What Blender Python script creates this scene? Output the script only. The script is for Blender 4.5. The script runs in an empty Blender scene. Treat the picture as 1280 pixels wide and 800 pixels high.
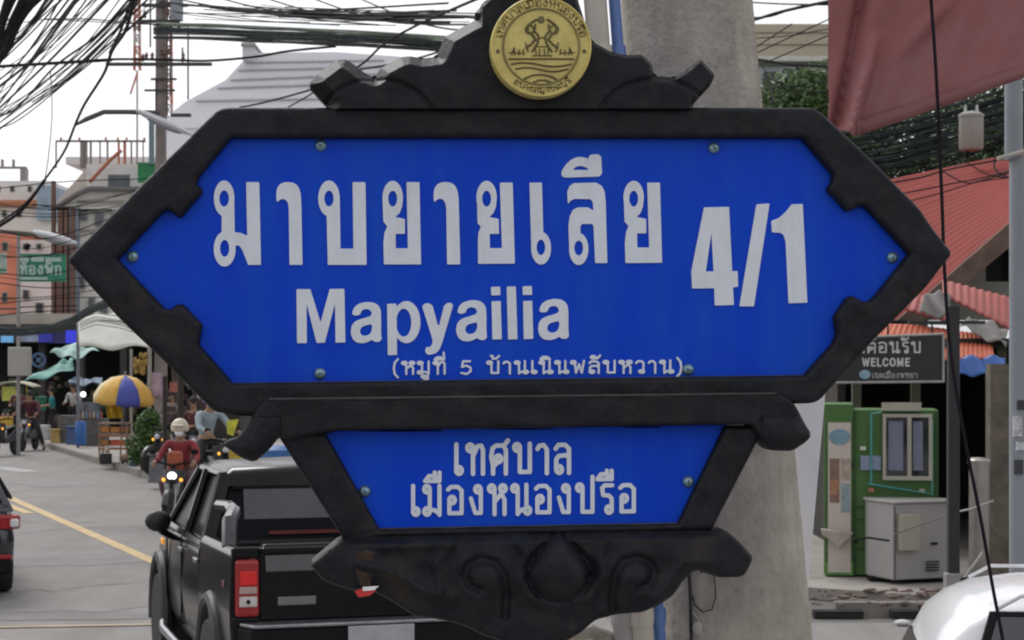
import bpy, bmesh, math, random
import numpy as np
from mathutils import Vector, Matrix, Euler
from math import radians as R, sin, cos, pi
random.seed(7)
C = bpy.context.scene.collection
SC = bpy.context.scene

# ------------------------------------------------------------------ camera
CAMH, F, HOR = 2.45, 2400.0, 452.0          # eye height, focal length in 1280-wide pixels, horizon row
cam = bpy.data.cameras.new('camera'); camo = bpy.data.objects.new('camera', cam); C.objects.link(camo)
camo.location = (0, 0, CAMH); camo.rotation_euler = (R(90), 0, 0)
cam.sensor_width = 36; cam.lens = 36 * F / 1280; cam.shift_y = (HOR - 400) / 1280
cam.clip_start = 0.1; cam.clip_end = 3000
cam.dof.use_dof = True; cam.dof.focus_distance = 4.1; cam.dof.aperture_fstop = 20
SC.camera = camo
# ------------------------------------------------------------------ sky and sun (bright overcast)
SUN_EL, SUN_AZ = 48, 325          # azimuth clockwise from +Y: behind the sign, to the left
w = bpy.data.worlds.new('World'); SC.world = w; w.use_nodes = True
nt = w.node_tree; bg = nt.nodes['Background']
sky = nt.nodes.new('ShaderNodeTexSky'); sky.sky_type = 'NISHITA'; sky.sun_disc = False
sky.sun_elevation = R(SUN_EL); sky.sun_rotation = R(SUN_AZ); sky.air_density = 1.0; sky.dust_density = 4.0
hs = nt.nodes.new('ShaderNodeHueSaturation'); hs.inputs['Saturation'].default_value = 0.10
mx = nt.nodes.new('ShaderNodeMix'); mx.data_type = 'RGBA'; mx.inputs['Factor'].default_value = 0.55
mx.inputs[7].default_value = (7.6, 7.65, 8.0, 1)      # the even cloud layer over that sky
nt.links.new(sky.outputs[0], hs.inputs['Color']); nt.links.new(hs.outputs[0], mx.inputs[6])
nt.links.new(mx.outputs[2], bg.inputs[0]); bg.inputs[1].default_value = 0.15
sl = bpy.data.lights.new('sun', 'SUN'); sl.energy = 1.5; sl.angle = R(25); sl.color = (1, .97, .92)
so = bpy.data.objects.new('sun', sl); C.objects.link(so)
az, el = R(SUN_AZ), R(SUN_EL)
sdir = Vector((sin(az) * cos(el), cos(az) * cos(el), sin(el)))
so.rotation_euler = sdir.to_track_quat('Z', 'Y').to_euler()
SC.view_settings.view_transform = 'Standard'; SC.view_settings.look = 'None'
SC.view_settings.exposure = 0.0; SC.view_settings.gamma = 1.0
SC.render.engine = 'CYCLES'
SC.cycles.filter_width = 2.0

# ------------------------------------------------------------------ helpers
def at(px, py, Y): return Vector(((px - 640) / F * Y, Y, CAMH + (HOR - py) / F * Y))
def XX(px, Y): return (px - 640) / F * Y
def ZZ(py, Y): return CAMH + (HOR - py) / F * Y
def gr(px, py): Y = CAMH * F / (py - HOR); return Vector(((px - 640) / F * Y, Y, 0))

def s2l(c): return tuple(((v / 255) / 12.92 if v / 255 <= .04045 else ((v / 255 + .055) / 1.055) ** 2.4) for v in c)
MATS = {}
def mat(name, col, rough=.7, var=.18, scale=6, bump=.0, metal=0., emit=0., col2=None, c2amt=.5, c2scale=2., spec=None, coat=0., bscale=None, streak=None):
    if name in MATS: return MATS[name]
    m = bpy.data.materials.new(name); m.use_nodes = True; n = m.node_tree; b = n.nodes['Principled BSDF']
    b.inputs['Roughness'].default_value = rough; b.inputs['Metallic'].default_value = metal
    if spec is not None: b.inputs['Specular IOR Level'].default_value = spec
    if coat: b.inputs['Coat Weight'].default_value = coat; b.inputs['Coat Roughness'].default_value = .06
    tc = n.nodes.new('ShaderNodeTexCoord')
    no = n.nodes.new('ShaderNodeTexNoise'); no.inputs['Scale'].default_value = scale; no.inputs['Detail'].default_value = 6; no.inputs['Roughness'].default_value = .65
    n.links.new(tc.outputs['Object'], no.inputs['Vector'])
    mr = n.nodes.new('ShaderNodeMapRange'); mr.inputs[1].default_value = .3; mr.inputs[2].default_value = .7
    mr.inputs[3].default_value = 1 - var; mr.inputs[4].default_value = 1 + var
    n.links.new(no.outputs[0], mr.inputs[0])
    vm = n.nodes.new('ShaderNodeVectorMath'); vm.operation = 'SCALE'; vm.inputs[0].default_value = col[:3]
    n.links.new(mr.outputs[0], vm.inputs['Scale']); out = vm.outputs[0]
    if col2:
        n2 = n.nodes.new('ShaderNodeTexNoise'); n2.inputs['Scale'].default_value = c2scale; n2.inputs['Detail'].default_value = 8; n2.inputs['Roughness'].default_value = .7
        n.links.new(tc.outputs['Object'], n2.inputs['Vector'])
        r2 = n.nodes.new('ShaderNodeMapRange'); r2.inputs[1].default_value = 1 - c2amt; r2.inputs[2].default_value = min(1, 1.16 - c2amt)
        n.links.new(n2.outputs[0], r2.inputs[0])
        mi = n.nodes.new('ShaderNodeMix'); mi.data_type = 'RGBA'
        n.links.new(r2.outputs[0], mi.inputs[0]); n.links.new(out, mi.inputs[6]); mi.inputs[7].default_value = (*col2, 1)
        out = mi.outputs[2]
    if streak:                      # rain streaks and dust: noise stretched downwards
        mp = n.nodes.new('ShaderNodeMapping'); mp.inputs['Scale'].default_value = streak[1]
        n.links.new(tc.outputs['Object'], mp.inputs[0]); n3 = n.nodes.new('ShaderNodeTexNoise'); n3.inputs['Scale'].default_value = 1; n3.inputs['Detail'].default_value = 7; n3.inputs['Roughness'].default_value = .7
        n.links.new(mp.outputs[0], n3.inputs['Vector']); r3 = n.nodes.new('ShaderNodeMapRange'); r3.inputs[1].default_value = .42; r3.inputs[2].default_value = .75; r3.inputs[4].default_value = streak[2]
        n.links.new(n3.outputs[0], r3.inputs[0]); m3 = n.nodes.new('ShaderNodeMix'); m3.data_type = 'RGBA'
        n.links.new(r3.outputs[0], m3.inputs[0]); n.links.new(out, m3.inputs[6]); m3.inputs[7].default_value = (*streak[0], 1); out = m3.outputs[2]
    n.links.new(out, b.inputs['Base Color'])
    if emit: b.inputs['Emission Color'].default_value = (*col[:3], 1); b.inputs['Emission Strength'].default_value = emit
    if bump:
        nb = n.nodes.new('ShaderNodeTexNoise'); nb.inputs['Scale'].default_value = bscale or scale * 6; nb.inputs['Detail'].default_value = 5
        n.links.new(tc.outputs['Object'], nb.inputs['Vector'])
        bp = n.nodes.new('ShaderNodeBump'); bp.inputs['Strength'].default_value = bump; bp.inputs['Distance'].default_value = .02
        n.links.new(nb.outputs[0], bp.inputs['Height']); n.links.new(bp.outputs[0], b.inputs['Normal'])
    MATS[name] = m; return m

def tag(o, label=None, cat=None, group=None, kind=None):
    if label: o['label'] = label
    if cat: o['category'] = cat
    if group: o['group'] = group
    if kind: o['kind'] = kind
    return o
def thing(name, label, cat, loc=(0, 0, 0), rz=0, group=None, rot=None):
    o = bpy.data.objects.new(name, None); C.objects.link(o); o.location = loc
    o.rotation_euler = rot if rot else (0, 0, rz); o.empty_display_size = .1
    return tag(o, label, cat, group)

class MB:
    """collects shapes into one mesh"""
    def __init__(s): s.v = []; s.f = []; s.smooth = []
    def add(s, vs, fs, M=None, sm=False):
        b = len(s.v); s.v += [tuple(M @ Vector(v)) if M else tuple(v) for v in vs]
        s.f += [[b + i for i in f] for f in fs]; s.smooth += [sm] * len(fs); return s
    def box(s, c, d, rz=0, rx=0, ry=0, taper=1.):
        x, y, z = d[0] / 2, d[1] / 2, d[2] / 2; t = taper
        vs = [(-x, -y, -z), (x, -y, -z), (x, y, -z), (-x, y, -z), (-x * t, -y * t, z), (x * t, -y * t, z), (x * t, y * t, z), (-x * t, y * t, z)]
        fs = [(3, 2, 1, 0), (4, 5, 6, 7), (0, 1, 5, 4), (1, 2, 6, 5), (2, 3, 7, 6), (3, 0, 4, 7)]
        return s.add(vs, fs, Matrix.Translation(c) @ Euler((rx, ry, rz)).to_matrix().to_4x4())
    def bbox(s, x0, x1, y0, y1, z0, z1): return s.box(((x0 + x1) / 2, (y0 + y1) / 2, (z0 + z1) / 2), (x1 - x0, y1 - y0, z1 - z0))
    def tube(s, pts, r, n=6, caps=True):
        pts = [Vector(p) for p in pts]; rr = r if isinstance(r, (list, tuple)) else [r] * len(pts)
        vs = []; fs = []; up = Vector((0, 0, 1)); prev = None
        for i, p in enumerate(pts):
            t = (pts[min(i + 1, len(pts) - 1)] - pts[max(i - 1, 0)])
            if t.length < 1e-9: t = Vector((0, 0, 1))
            t.normalize()
            a = prev - t * prev.dot(t) if prev is not None else t.cross(up if abs(t.z) < .9 else Vector((1, 0, 0)))
            if a.length < 1e-6: a = t.cross(Vector((0, 1, 0)))
            a.normalize(); prev = a; b = t.cross(a)
            for k in range(n): vs.append(p + (a * cos(2 * pi * k / n) + b * sin(2 * pi * k / n)) * rr[i])
        for i in range(len(pts) - 1):
            for k in range(n):
                fs.append((i * n + k, i * n + (k + 1) % n, (i + 1) * n + (k + 1) % n, (i + 1) * n + k))
        if caps: fs.append(tuple(range(n - 1, -1, -1))); fs.append(tuple((len(pts) - 1) * n + k for k in range(n)))
        return s.add(vs, fs, None, True)
    def lathe(s, prof, n=16, M=None):
        vs = []; fs = []
        for r, z in prof:
            for k in range(n): vs.append((r * cos(2 * pi * k / n), r * sin(2 * pi * k / n), z))
        for i in range(len(prof) - 1):
            for k in range(n): fs.append((i * n + k, i * n + (k + 1) % n, (i + 1) * n + (k + 1) % n, (i + 1) * n + k))
        fs.append(tuple(range(n - 1, -1, -1))); fs.append(tuple((len(prof) - 1) * n + k for k in range(n)))
        return s.add(vs, fs, M, True)
    def sphere(s, c, r, n=12, sc=(1, 1, 1), M=None):
        prof = [(max(r * sin(pi * i / 8), 1e-4), -r * cos(pi * i / 8)) for i in range(9)]
        T = Matrix.Translation(c) @ Matrix.Diagonal((*sc, 1))
        return s.lathe(prof, n, (M @ T) if M else T)
    def grid(s, fn, nu, nv, sm=True):
        vs = [fn(u / nu, v / nv) for v in range(nv + 1) for u in range(nu + 1)]
        fs = [(v * (nu + 1) + u, v * (nu + 1) + u + 1, (v + 1) * (nu + 1) + u + 1, (v + 1) * (nu + 1) + u) for v in range(nv) for u in range(nu)]
        return s.add(vs, fs, None, sm)
    def prism(s, poly, a, b, fn):
        """poly of 2-D points; fn(p, t) -> 3-D; t runs a..b"""
        n = len(poly); vs = [fn(p, a) for p in poly] + [fn(p, b) for p in poly]
        fs = [tuple(range(n)), tuple(range(2 * n - 1, n - 1, -1))] + [(i, i + n, (i + 1) % n + n, (i + 1) % n) for i in range(n)]
        return s.add(vs, fs)
    def build(s, name, m, parent=None, bevel=0, sub=0, solid=0, loc=None, angle=40):
        me = bpy.data.meshes.new(name); me.from_pydata([tuple(v) for v in s.v], [], s.f); me.materials.append(m)
        me.validate(); me.update()
        bm = bmesh.new(); bm.from_mesh(me); bmesh.ops.recalc_face_normals(bm, faces=bm.faces); bm.to_mesh(me); bm.free()
        if any(s.smooth) or sub:
            me.shade_smooth(); me.set_sharp_from_angle(angle=R(angle))
        o = bpy.data.objects.new(name, me); C.objects.link(o)
        if parent: o.parent = parent
        if loc: o.location = loc
        if solid: q = o.modifiers.new('solid', 'SOLIDIFY'); q.thickness = solid; q.offset = 0
        if bevel: q = o.modifiers.new('bevel', 'BEVEL'); q.width = bevel; q.segments = 2; q.limit_method = 'ANGLE'
        if sub: q = o.modifiers.new('sub', 'SUBSURF'); q.levels = sub; q.render_levels = sub
        return o

# ---- signed-distance drawing of outlines and lettering (pixel units of the 1280 x 800 layout)
def sd_poly(P, X, Y):
    P = np.array(P, float); d = np.full(X.shape, 1e18); s = np.ones(X.shape)
    n = len(P); j = n - 1
    for i in range(n):
        ex, ey = P[j] - P[i]; wx, wy = X - P[i][0], Y - P[i][1]
        t = np.clip((wx * ex + wy * ey) / (ex * ex + ey * ey + 1e-12), 0, 1)
        d = np.minimum(d, (wx - ex * t) ** 2 + (wy - ey * t) ** 2)
        c1 = Y >= P[i][1]; c2 = Y < P[j][1]; c3 = ex * wy > ey * wx
        s = np.where((c1 & c2 & c3) | (~c1 & ~c2 & ~c3), -s, s); j = i
    return s * np.sqrt(d)
def sd_line(P, X, Y):
    d = np.full(X.shape, 1e18)
    for (ax, ay), (bx, by) in zip(P[:-1], P[1:]):
        ex, ey = bx - ax, by - ay; wx, wy = X - ax, Y - ay
        t = np.clip((wx * ex + wy * ey) / (ex * ex + ey * ey + 1e-12), 0, 1)
        d = np.minimum(d, (wx - ex * t) ** 2 + (wy - ey * t) ** 2)
    return np.sqrt(d)
def field(ops, X, Y):
    d = np.full(X.shape, 1e9)
    for op in ops:
        k, a = op[0], op[1:]
        if k[1] == 'p': s = sd_poly(a[0], X, Y)
        elif k[1] == 'e':
            cx, cy, rx, ry = a; s = (np.sqrt(((X - cx) / rx) ** 2 + ((Y - cy) / ry) ** 2) - 1) * min(rx, ry)
        elif k[1] == 'o': cx, cy, r_, hw = a; s = abs(np.sqrt((X - cx) ** 2 + (Y - cy) ** 2) - r_) - hw
        elif k[1] == 'q': cx, cy, rx, ry, hw = a; s = abs((np.sqrt(((X - cx) / rx) ** 2 + ((Y - cy) / ry) ** 2) - 1) * min(rx, ry)) - hw
        else: s = sd_line(a[0], X, Y) - a[1]
        d = np.minimum(d, s) if k[0] == '+' else np.maximum(d, -s)
    return d
def opbox(ops):
    xs = []; ys = []
    for op in ops:
        if op[0][0] == '-': continue
        k, a = op[0][1], op[1:]
        if k == 'p': xs += [p[0] for p in a[0]]; ys += [p[1] for p in a[0]]
        elif k in 'eq': xs += [a[0] - a[2] - 1, a[0] + a[2] + 1]; ys += [a[1] - a[3] - 1, a[1] + a[3] + 1]
        elif k == 'o': xs += [a[0] - a[2] - a[3], a[0] + a[2] + a[3]]; ys += [a[1] - a[2] - a[3], a[1] + a[2] + a[3]]
        else:
            xs += [p[0] - a[1] for p in a[0]] + [p[0] + a[1] for p in a[0]]; ys += [p[1] - a[1] for p in a[0]] + [p[1] + a[1] for p in a[0]]
    return min(xs), max(xs), min(ys), max(ys)
def contour(ops, step, mapfn, back=None):
    """fills an outline with a clean mesh; mapfn(px, py, depth inside) -> 3-D point; back(px, py) closes the sides"""
    x0, x1, y0, y1 = opbox(ops); x0 -= 2 * step; y0 -= 2 * step
    nx = int((x1 - x0) / step) + 4; ny = int((y1 - y0) / step) + 4
    gx = x0 + step * np.arange(nx); gy = y0 + step * np.arange(ny)
    X, Y = np.meshgrid(gx, gy); D = field(ops, X, Y); Dl = D.tolist()
    vid = {}; V = []; PX = []; faces = []; bed = []
    def corner(i, j):
        k = (i, j)
        if k not in vid: vid[k] = len(V); V.append(mapfn(gx[i], gy[j], -Dl[j][i])); PX.append((gx[i], gy[j]))
        return vid[k]
    def edge(a, b):
        k = (a, b) if a < b else (b, a)
        if k not in vid:
            a, b = k; da, db = Dl[a[1]][a[0]], Dl[b[1]][b[0]]; t = da / (da - db)
            px = gx[a[0]] + (gx[b[0]] - gx[a[0]]) * t; py = gy[a[1]] + (gy[b[1]] - gy[a[1]]) * t
            vid[k] = len(V); V.append(mapfn(px, py, 0.)); PX.append((px, py))
        return vid[k]
    ins = D < 0
    anyc = ins[:-1, :-1] | ins[1:, :-1] | ins[:-1, 1:] | ins[1:, 1:]
    for j, i in zip(*np.nonzero(anyc)):
        i = int(i); j = int(j)
        cs = [(i, j), (i + 1, j), (i + 1, j + 1), (i, j + 1)]; f = []; e = []
        for k in range(4):
            a, b = cs[k], cs[(k + 1) % 4]; ia, ib = Dl[a[1]][a[0]] < 0, Dl[b[1]][b[0]] < 0
            if ia: f.append(corner(*a)); e.append(0)
            if ia != ib: f.append(edge(a, b)); e.append(1 if ia else 2)
        if len(f) > 2:
            faces.append(f)
            for k in range(len(f)):
                if e[k] == 1 and e[(k + 1) % len(f)] == 2: bed.append((f[k], f[(k + 1) % len(f)]))
    if back:
        bk = {}
        def bv(i):
            if i not in bk: bk[i] = len(V); V.append(back(*PX[i]))
            return bk[i]
        for a, b in bed: faces.append([b, a, bv(a), bv(b)])
    m = MB(); m.add(V, faces, None, True); return m

# ---- a small stroke alphabet for the lesser lettering (x right, y up, letter height 1)
GL = {}
def g(ch, w, *ops): GL[ch] = (w, ops)
r0 = .105
L = lambda *p: ('l', p)
O = lambda x, y: ('o', x, y)
g('ม', .74, O(.13, .88), O(.13, .12), L((.235, .88), (.235, .15)), L((.22, .18), (.42, .16), (.6, .03)), L((.6, 1), (.6, 0)))
g('น', .74, O(.13, .88), L((.235, .88), (.235, 0)), L((.235, .03), (.38, .14), (.52, .18)), O(.6, .12), L((.56, 1), (.56, .2)))
g('บ', .74, O(.13, .88), L((.235, .88), (.235, .05), (.61, .05), (.61, 1)))
g('ป', .74, O(.13, .88), L((.235, .88), (.235, .05), (.61, .05), (.61, 1.25)))
g('ข', .66, O(.13, .88), L((.235, .88), (.17, .6), (.2, .05), (.52, .05), (.52, 1)))
g('ท', .74, O(.13, .88), L((.235, .88), (.235, 0)), L((.24, .6), (.4, .93), (.55, .95), (.61, .8), (.61, 0)))
g('ห', .74, O(.13, .88), L((.235, .88), (.235, 0)), L((.24, .42), (.45, .66), (.5, .76)), O(.55, .88), L((.5, .68), (.61, .5), (.61, 0)))
g('พ', .84, O(.13, .88), L((.22, .85), (.28, .04), (.45, .72), (.6, .04), (.72, 1)))
g('ว', .6, O(.36, .12), L((.46, .15), (.46, .8), (.36, .95), (.16, .95), (.06, .8)))
g('ร', .6, O(.36, .12), L((.46, .15), (.46, .5), (.36, .6), (.14, .62), (.1, .86), (.2, .95), (.48, .95)))
g('ล', .7, O(.19, .12), L((.08, .14), (.08, .46), (.18, .58), (.45, .6), (.56, .52)), L((.06, .82), (.16, .95), (.42, .95), (.56, .82), (.56, 0)))
g('อ', .7, O(.2, .5), L((.05, .86), (.16, .95), (.42, .95), (.56, .82), (.56, .05), (.1, .05), (.1, .48)))
g('ง', .6, O(.34, .86), L((.45, .86), (.45, .05), (.24, .05), (.08, .55)))
g('ด', .7, L((.08, 0), (.08, .8), (.2, .95), (.44, .95), (.57, .8), (.57, 0)), L((.1, .08), (.24, .32)), O(.3, .42))
g('ต', .7, L((.08, 0), (.08, .84), (.2, .95), (.32, .82), (.44, .95), (.57, .82), (.57, 0)), L((.1, .08), (.24, .32)), O(.3, .42))
g('ศ', .76, L((.12, 0), (.12, .28), (.05, .55), (.1, .86), (.24, .95), (.5, .95), (.6, .8), (.6, 0)), L((.14, .25), (.24, .34)), O(.32, .5), L((.52, .93), (.68, 1.12)))
g('ค', .72, L((.12, 0), (.12, .28), (.05, .55), (.1, .86), (.24, .95), (.48, .95), (.6, .8), (.6, 0)), L((.14, .25), (.24, .34)), O(.32, .5))
g('ก', .66, L((.1, 0), (.1, .56), (.18, .62), (.04, .74), (.12, .93), (.4, .95), (.54, .8), (.54, 0)))
g('ย', .74, O(.15, .88), L((.05, .86), (.06, .62), (.16, .53), (.38, .53)), L((.14, .5), (.08, .35), (.08, .05), (.6, .05), (.6, 1)))
g('ช', .72, O(.13, .88), L((.235, .88), (.17, .6), (.2, .05), (.5, .05), (.5, .8), (.66, 1)))
g('เ', .36, L((.1, 1), (.1, .14)), O(.2, .12))
g('า', .52, L((.03, .82), (.1, .93), (.26, .95), (.38, .8), (.38, 0)))
g('ิ', 0, L((.06, 1.16), (.2, 1.33), (.42, 1.33), (.58, 1.16), (.06, 1.16)))
g('ี', 0, L((.06, 1.16), (.2, 1.33), (.42, 1.33), (.58, 1.16), (.06, 1.16)), L((.58, 1.16), (.58, 1.45)))
g('ื', 0, L((.06, 1.16), (.2, 1.33), (.42, 1.33), (.6, 1.16), (.06, 1.16)), L((.6, 1.16), (.6, 1.45)), L((.42, 1.3), (.42, 1.45)))
g('ั', 0, O(.26, 1.28), L((.34, 1.2), (.5, 1.2), (.64, 1.42)))
g('่', 0, L((.56, 1.5), (.56, 1.72)))
g('้', 0, L((.2, 1.42), (.3, 1.42), (.3, 1.2), (.5, 1.22), (.66, 1.42)))
g('ู', 0, L((.56, -.12), (.56, -.42), (.36, -.42)), O(.34, -.22))
g('ุ', 0, L((.56, -.15), (.56, -.42)), O(.48, -.2))
g('(', .42, L((.32, 1.2), (.15, .9), (.1, .45), (.15, 0), (.32, -.28)))
g(')', .42, L((.08, 1.2), (.25, .9), (.3, .45), (.25, 0), (.08, -.28)))
g('5', .8, L((.56, 1.0), (.18, 1.0), (.12, .55), (.35, .66), (.58, .5), (.6, .2), (.38, -.02), (.08, .06)))
g(' ', .45)
g('W', 1., L((.04, 1), (.24, 0), (.45, .9), (.66, 0), (.86, 1)))
g('E', .68, L((.56, .97), (.1, .97), (.1, .03), (.56, .03)), L((.1, .52), (.5, .52)))
g('L', .62, L((.1, 1), (.1, .03), (.52, .03)))
g('C', .8, L((.66, .78), (.5, .96), (.28, .96), (.1, .72), (.1, .28), (.28, .04), (.5, .04), (.66, .22)))
g('O', .86, L((.28, .96), (.52, .96), (.7, .72), (.7, .28), (.52, .04), (.28, .04), (.1, .28), (.1, .72), (.28, .96)))
g('M', .95, L((.1, 0), (.12, 1), (.42, .12), (.72, 1), (.74, 0)))
def text_ops(txt, x0, x1, yb, h, hw, rise=0., hy=None):
    """stroke ops for a line from x0 to x1 (pixels, baseline yb, letter height h); rise = baseline change over the line"""
    gap = .13; W = sum(GL[c][0] + (gap if GL[c][0] else 0) for c in txt); sx = (x1 - x0) / W; x = 0; px = 0; ops = []
    for c in txt:
        w_, op = GL[c]; bx = x if w_ else px
        dx = 0.
        if not w_ and lastw < .7: dx = lastw - .74
        for o_ in op:
            if o_[0] == 'l': ops.append(('+s', [(x0 + (bx + dx + p[0]) * sx, yb - p[1] * h + rise * (bx + p[0]) / W) for p in o_[1]], hw))
            else: ops.append(('+q', x0 + (bx + dx + o_[1]) * sx, yb - o_[2] * h + rise * (bx + o_[1]) / W, r0 * sx, r0 * h, hw))
        if w_: px = x; lastw = w_; x += w_ + gap
    return ops
# ==================================================================
# ------------------------------------------------------------------ the street-name sign
PSI, ROLL = R(5), R(0.6)
SO = at(640, 330, 4.0)
SR = (Matrix.Rotation(PSI, 3, 'Z') @ Matrix.Rotation(-ROLL, 3, 'Y'))
SA, SB, SCZ = SR.col[0].copy(), SR.col[1].copy(), SR.col[2].copy()
_c0 = Vector((0, 0, CAMH)) - SO; _cB = _c0.dot(SB); _cA = _c0.dot(SA); _cZ = _c0.dot(SCZ)
def S(px, py, y=0.):
    rx, rz = (px - 640) / F, (HOR - py) / F
    t = (y - _cB) / (rx * SB.x + SB.y + rz * SB.z)
    return (_cA + t * (rx * SA.x + SA.y + rz * SA.z), y, _cZ + t * (rx * SCZ.x + SCZ.y + rz * SCZ.z))
# the sign has real depth: outlines are laid out once on the panel plane and every layer shares that plane's grid
def SP(px, py, y): a = S(px, py, 0.); return (a[0], y, a[2])

iron = mat('sign_iron', (.010, .011, .016), .5, .35, 14, .17, col2=(.034, .025, .016), c2amt=.42, c2scale=6, bscale=70, spec=.2, streak=((.05, .042, .032), (30, 30, 22), .26))
blue = mat('sign_blue', (.0012, .052, .58), .33, .06, 3, .03, spec=.12, bscale=12, streak=((.014, .11, .50), (9, 1, 1.3), .5))
white = mat('sign_white', (.70, .74, .82), .5, .05, 20, streak=((.50, .51, .52), (40, 1, 5), .35))
steel = mat('screw_steel', (.2, .32, .38), .35, .3, 60, metal=.7)
gold = mat('sign_gold', (.60, .50, .16), .42, .18, 25, .15, metal=.1, bscale=200)
golddark = mat('sign_gold_patina', (.15, .12, .05), .7, .3, 30)

OUT = [(85, 325), (272, 139), (281, 136), (1012, 136), (1022, 141), (1088, 203), (1146, 262), (1165, 290), (1187, 317), (1152, 362), (1086, 428), (1022, 500), (1012, 504), (300, 520), (268, 514), (207, 452), (150, 398)]
INN = [(149, 325), (205, 266), (212, 263), (220, 270), (227, 273), (253, 243), (254, 238), (247, 231), (250, 222), (290, 174), (1000, 174), (1038, 219), (1037, 228), (1031, 238), (1056, 265), (1063, 263), (1071, 258), (1079, 260), (1133, 318), (1090, 372), (1083, 377), (1075, 377), (1062, 370), (1056, 372), (1040, 396), (1043, 418), (1038, 430), (1003, 469), (292, 479), (250, 431), (252, 418), (254, 406), (229, 380), (222, 381), (215, 387), (207, 386)]
LOUT = [(346, 540), (948, 532), (946, 549), (888, 662), (838, 664), (470, 672), (452, 684), (436, 684), (349, 546)]
LINN = [(407, 541), (904, 533), (846, 653), (474, 660)]
def smooth(P, n=1, w=.18):
    for _ in range(n):
        Q = []
        for i in range(len(P)):
            a, b, c = P[i - 1], P[i], P[(i + 1) % len(P)]
            for o in (a, c):
                l = math.hypot(o[0] - b[0], o[1] - b[1]); t = min(.3, 3.5 / l)
                Q.append((b[0] + (o[0] - b[0]) * t, b[1] + (o[1] - b[1]) * t))
        P = Q
    return P
sign = thing('street_name_sign', 'big blue street sign reading Mapyailia 4/1 in a black carved frame with gold seal', 'street sign', SO)
sign.rotation_euler = SR.to_euler()

def bev(d, w_, h): t = min(1., max(0., d / w_)); return h * (1 - math.sqrt(max(0., 1 - (1 - t) ** 2)))
def wob(px, py, a=.0009): return a * (sin(px * .11 + py * .07) + sin(px * .043 - py * .13 + 2))
def frame_fn(y0, left=6., right=4.):
    def fn(px, py, d):
        w_ = left if px < 200 else right
        return SP(px, py, y0 + bev(d, w_ * 1.6, .012) + wob(px, py))
    return fn
# blue panels
for P_, nm in ((INN, 'main_panel'), (LINN, 'lower_panel')):
    cx = sum(p[0] for p in P_) / len(P_); cy = sum(p[1] for p in P_) / len(P_)
    Q = [(p[0] + (8 if p[0] > cx else -8), p[1] + (8 if p[1] > cy else -8)) for p in P_]
    m = MB(); m.prism(Q, 0, .012, lambda p, t: SP(p[0], p[1], t)); m.build(nm, blue, sign)
contour([('+p', smooth(OUT)), ('-p', INN)], 2.2, frame_fn(-.030), lambda x, y: SP(x, y, .055)).build('main_frame', iron, sign, angle=50)
contour([('+p', smooth(LOUT)), ('-p', LINN)], 2.2, frame_fn(-.024), lambda x, y: SP(x, y, .05)).build('lower_frame', iron, sign, angle=50)
# strips in a paler colour paint sky light onto lower inner edges and bar top
for pts, nm in (([(292, 480), (1003, 470)], 'ledge'), ([(474, 661), (846, 654)], 'ledge'), ([(337, 498.5), (964, 491.5)], 'bar_highlight')):
    dz = -.050 if nm == 'bar_highlight' else -.012; m = MB(); a = SP(*pts[0], dz); b = SP(*pts[1], dz); m.tube([a, b], .003, 6); m.build(nm, mat('edge_highlight', (.045, .042, .042), .7, .3, 12, .3), sign)
# carved bar between the panels, its two ends curl downwards
BAR = [(333, 497), (968, 490), (984, 500), (993, 513), (1000, 527), (1009, 542), (1004, 550), (985, 563), (957, 562), (946, 549), (935, 530), (420, 538), (362, 548), (350, 545), (336, 563), (319, 577), (302, 571), (281, 556), (280, 552), (298, 546), (312, 528), (322, 508)]
def barfn(px, py, d):
    y = -.050 + bev(d, 5, .012) + wob(px, py)
    if px < 352 and py > 520: y -= .012 * min(1, d / 14)
    if px > 945 and py > 520: y -= .012 * min(1, d / 14)
    return SP(px, py, y)
contour([('+p', smooth(BAR))], 1.8, barfn, lambda x, y: SP(x, y, .04)).build('carved_bar', iron, sign, angle=50)
# crest over the frame
CREST = [(385, 107), (396, 93), (420, 75), (433, 74), (447, 84), (458, 93), (468, 97), (476, 85), (500, 72), (512, 70), (527, 73), (545, 71), (556, 46), (574, 36), (597, 24), (592, 17), (606, 4), (622, -8), (650, -18), (690, -20), (716, -8), (722, 12), (731, 40), (738, 56), (751, 63), (762, 69), (778, 72), (800, 72), (812, 84), (814, 98), (838, 100), (855, 90), (871, 76), (890, 97), (884, 110), (862, 134), (862, 139), (412, 139), (410, 134)]
def sdist(px, py, P): return min(segd(px, py, a, b) for a, b in zip(P[:-1], P[1:]))
def segd(px, py, a, b):
    ex, ey = b[0] - a[0], b[1] - a[1]; t = max(0, min(1, ((px - a[0]) * ex + (py - a[1]) * ey) / (ex * ex + ey * ey)))
    return math.hypot(px - a[0] - ex * t, py - a[1] - ey * t)
CTOP = [CREST[-1]] + CREST[:-2]
def crestfn(px, py, d):
    wl = 5; d = sdist(px, py, CTOP)
    if px < 600:                                   # wide chamfers on the faces that look up and left
        wl = 15
    y = -.05 + .05 * max(0, 1 - d / wl) * (1 if px < 600 else .25)
    vein = abs(math.hypot((px - 470) / 1.2, (py - 165)) - 62)
    if px < 560: y += .006 * max(0, 1 - vein / 4)
    vein2 = abs(math.hypot((px - 815) / 1.2, (py - 165)) - 62)
    if px > 730: y += .006 * max(0, 1 - vein2 / 4)
    return SP(px, py, y + wob(px, py))
contour([('+p', smooth(CREST))], 1.25, crestfn, lambda x, y: SP(x, y, .04)).build('carved_crest', iron, sign, angle=60)
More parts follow.
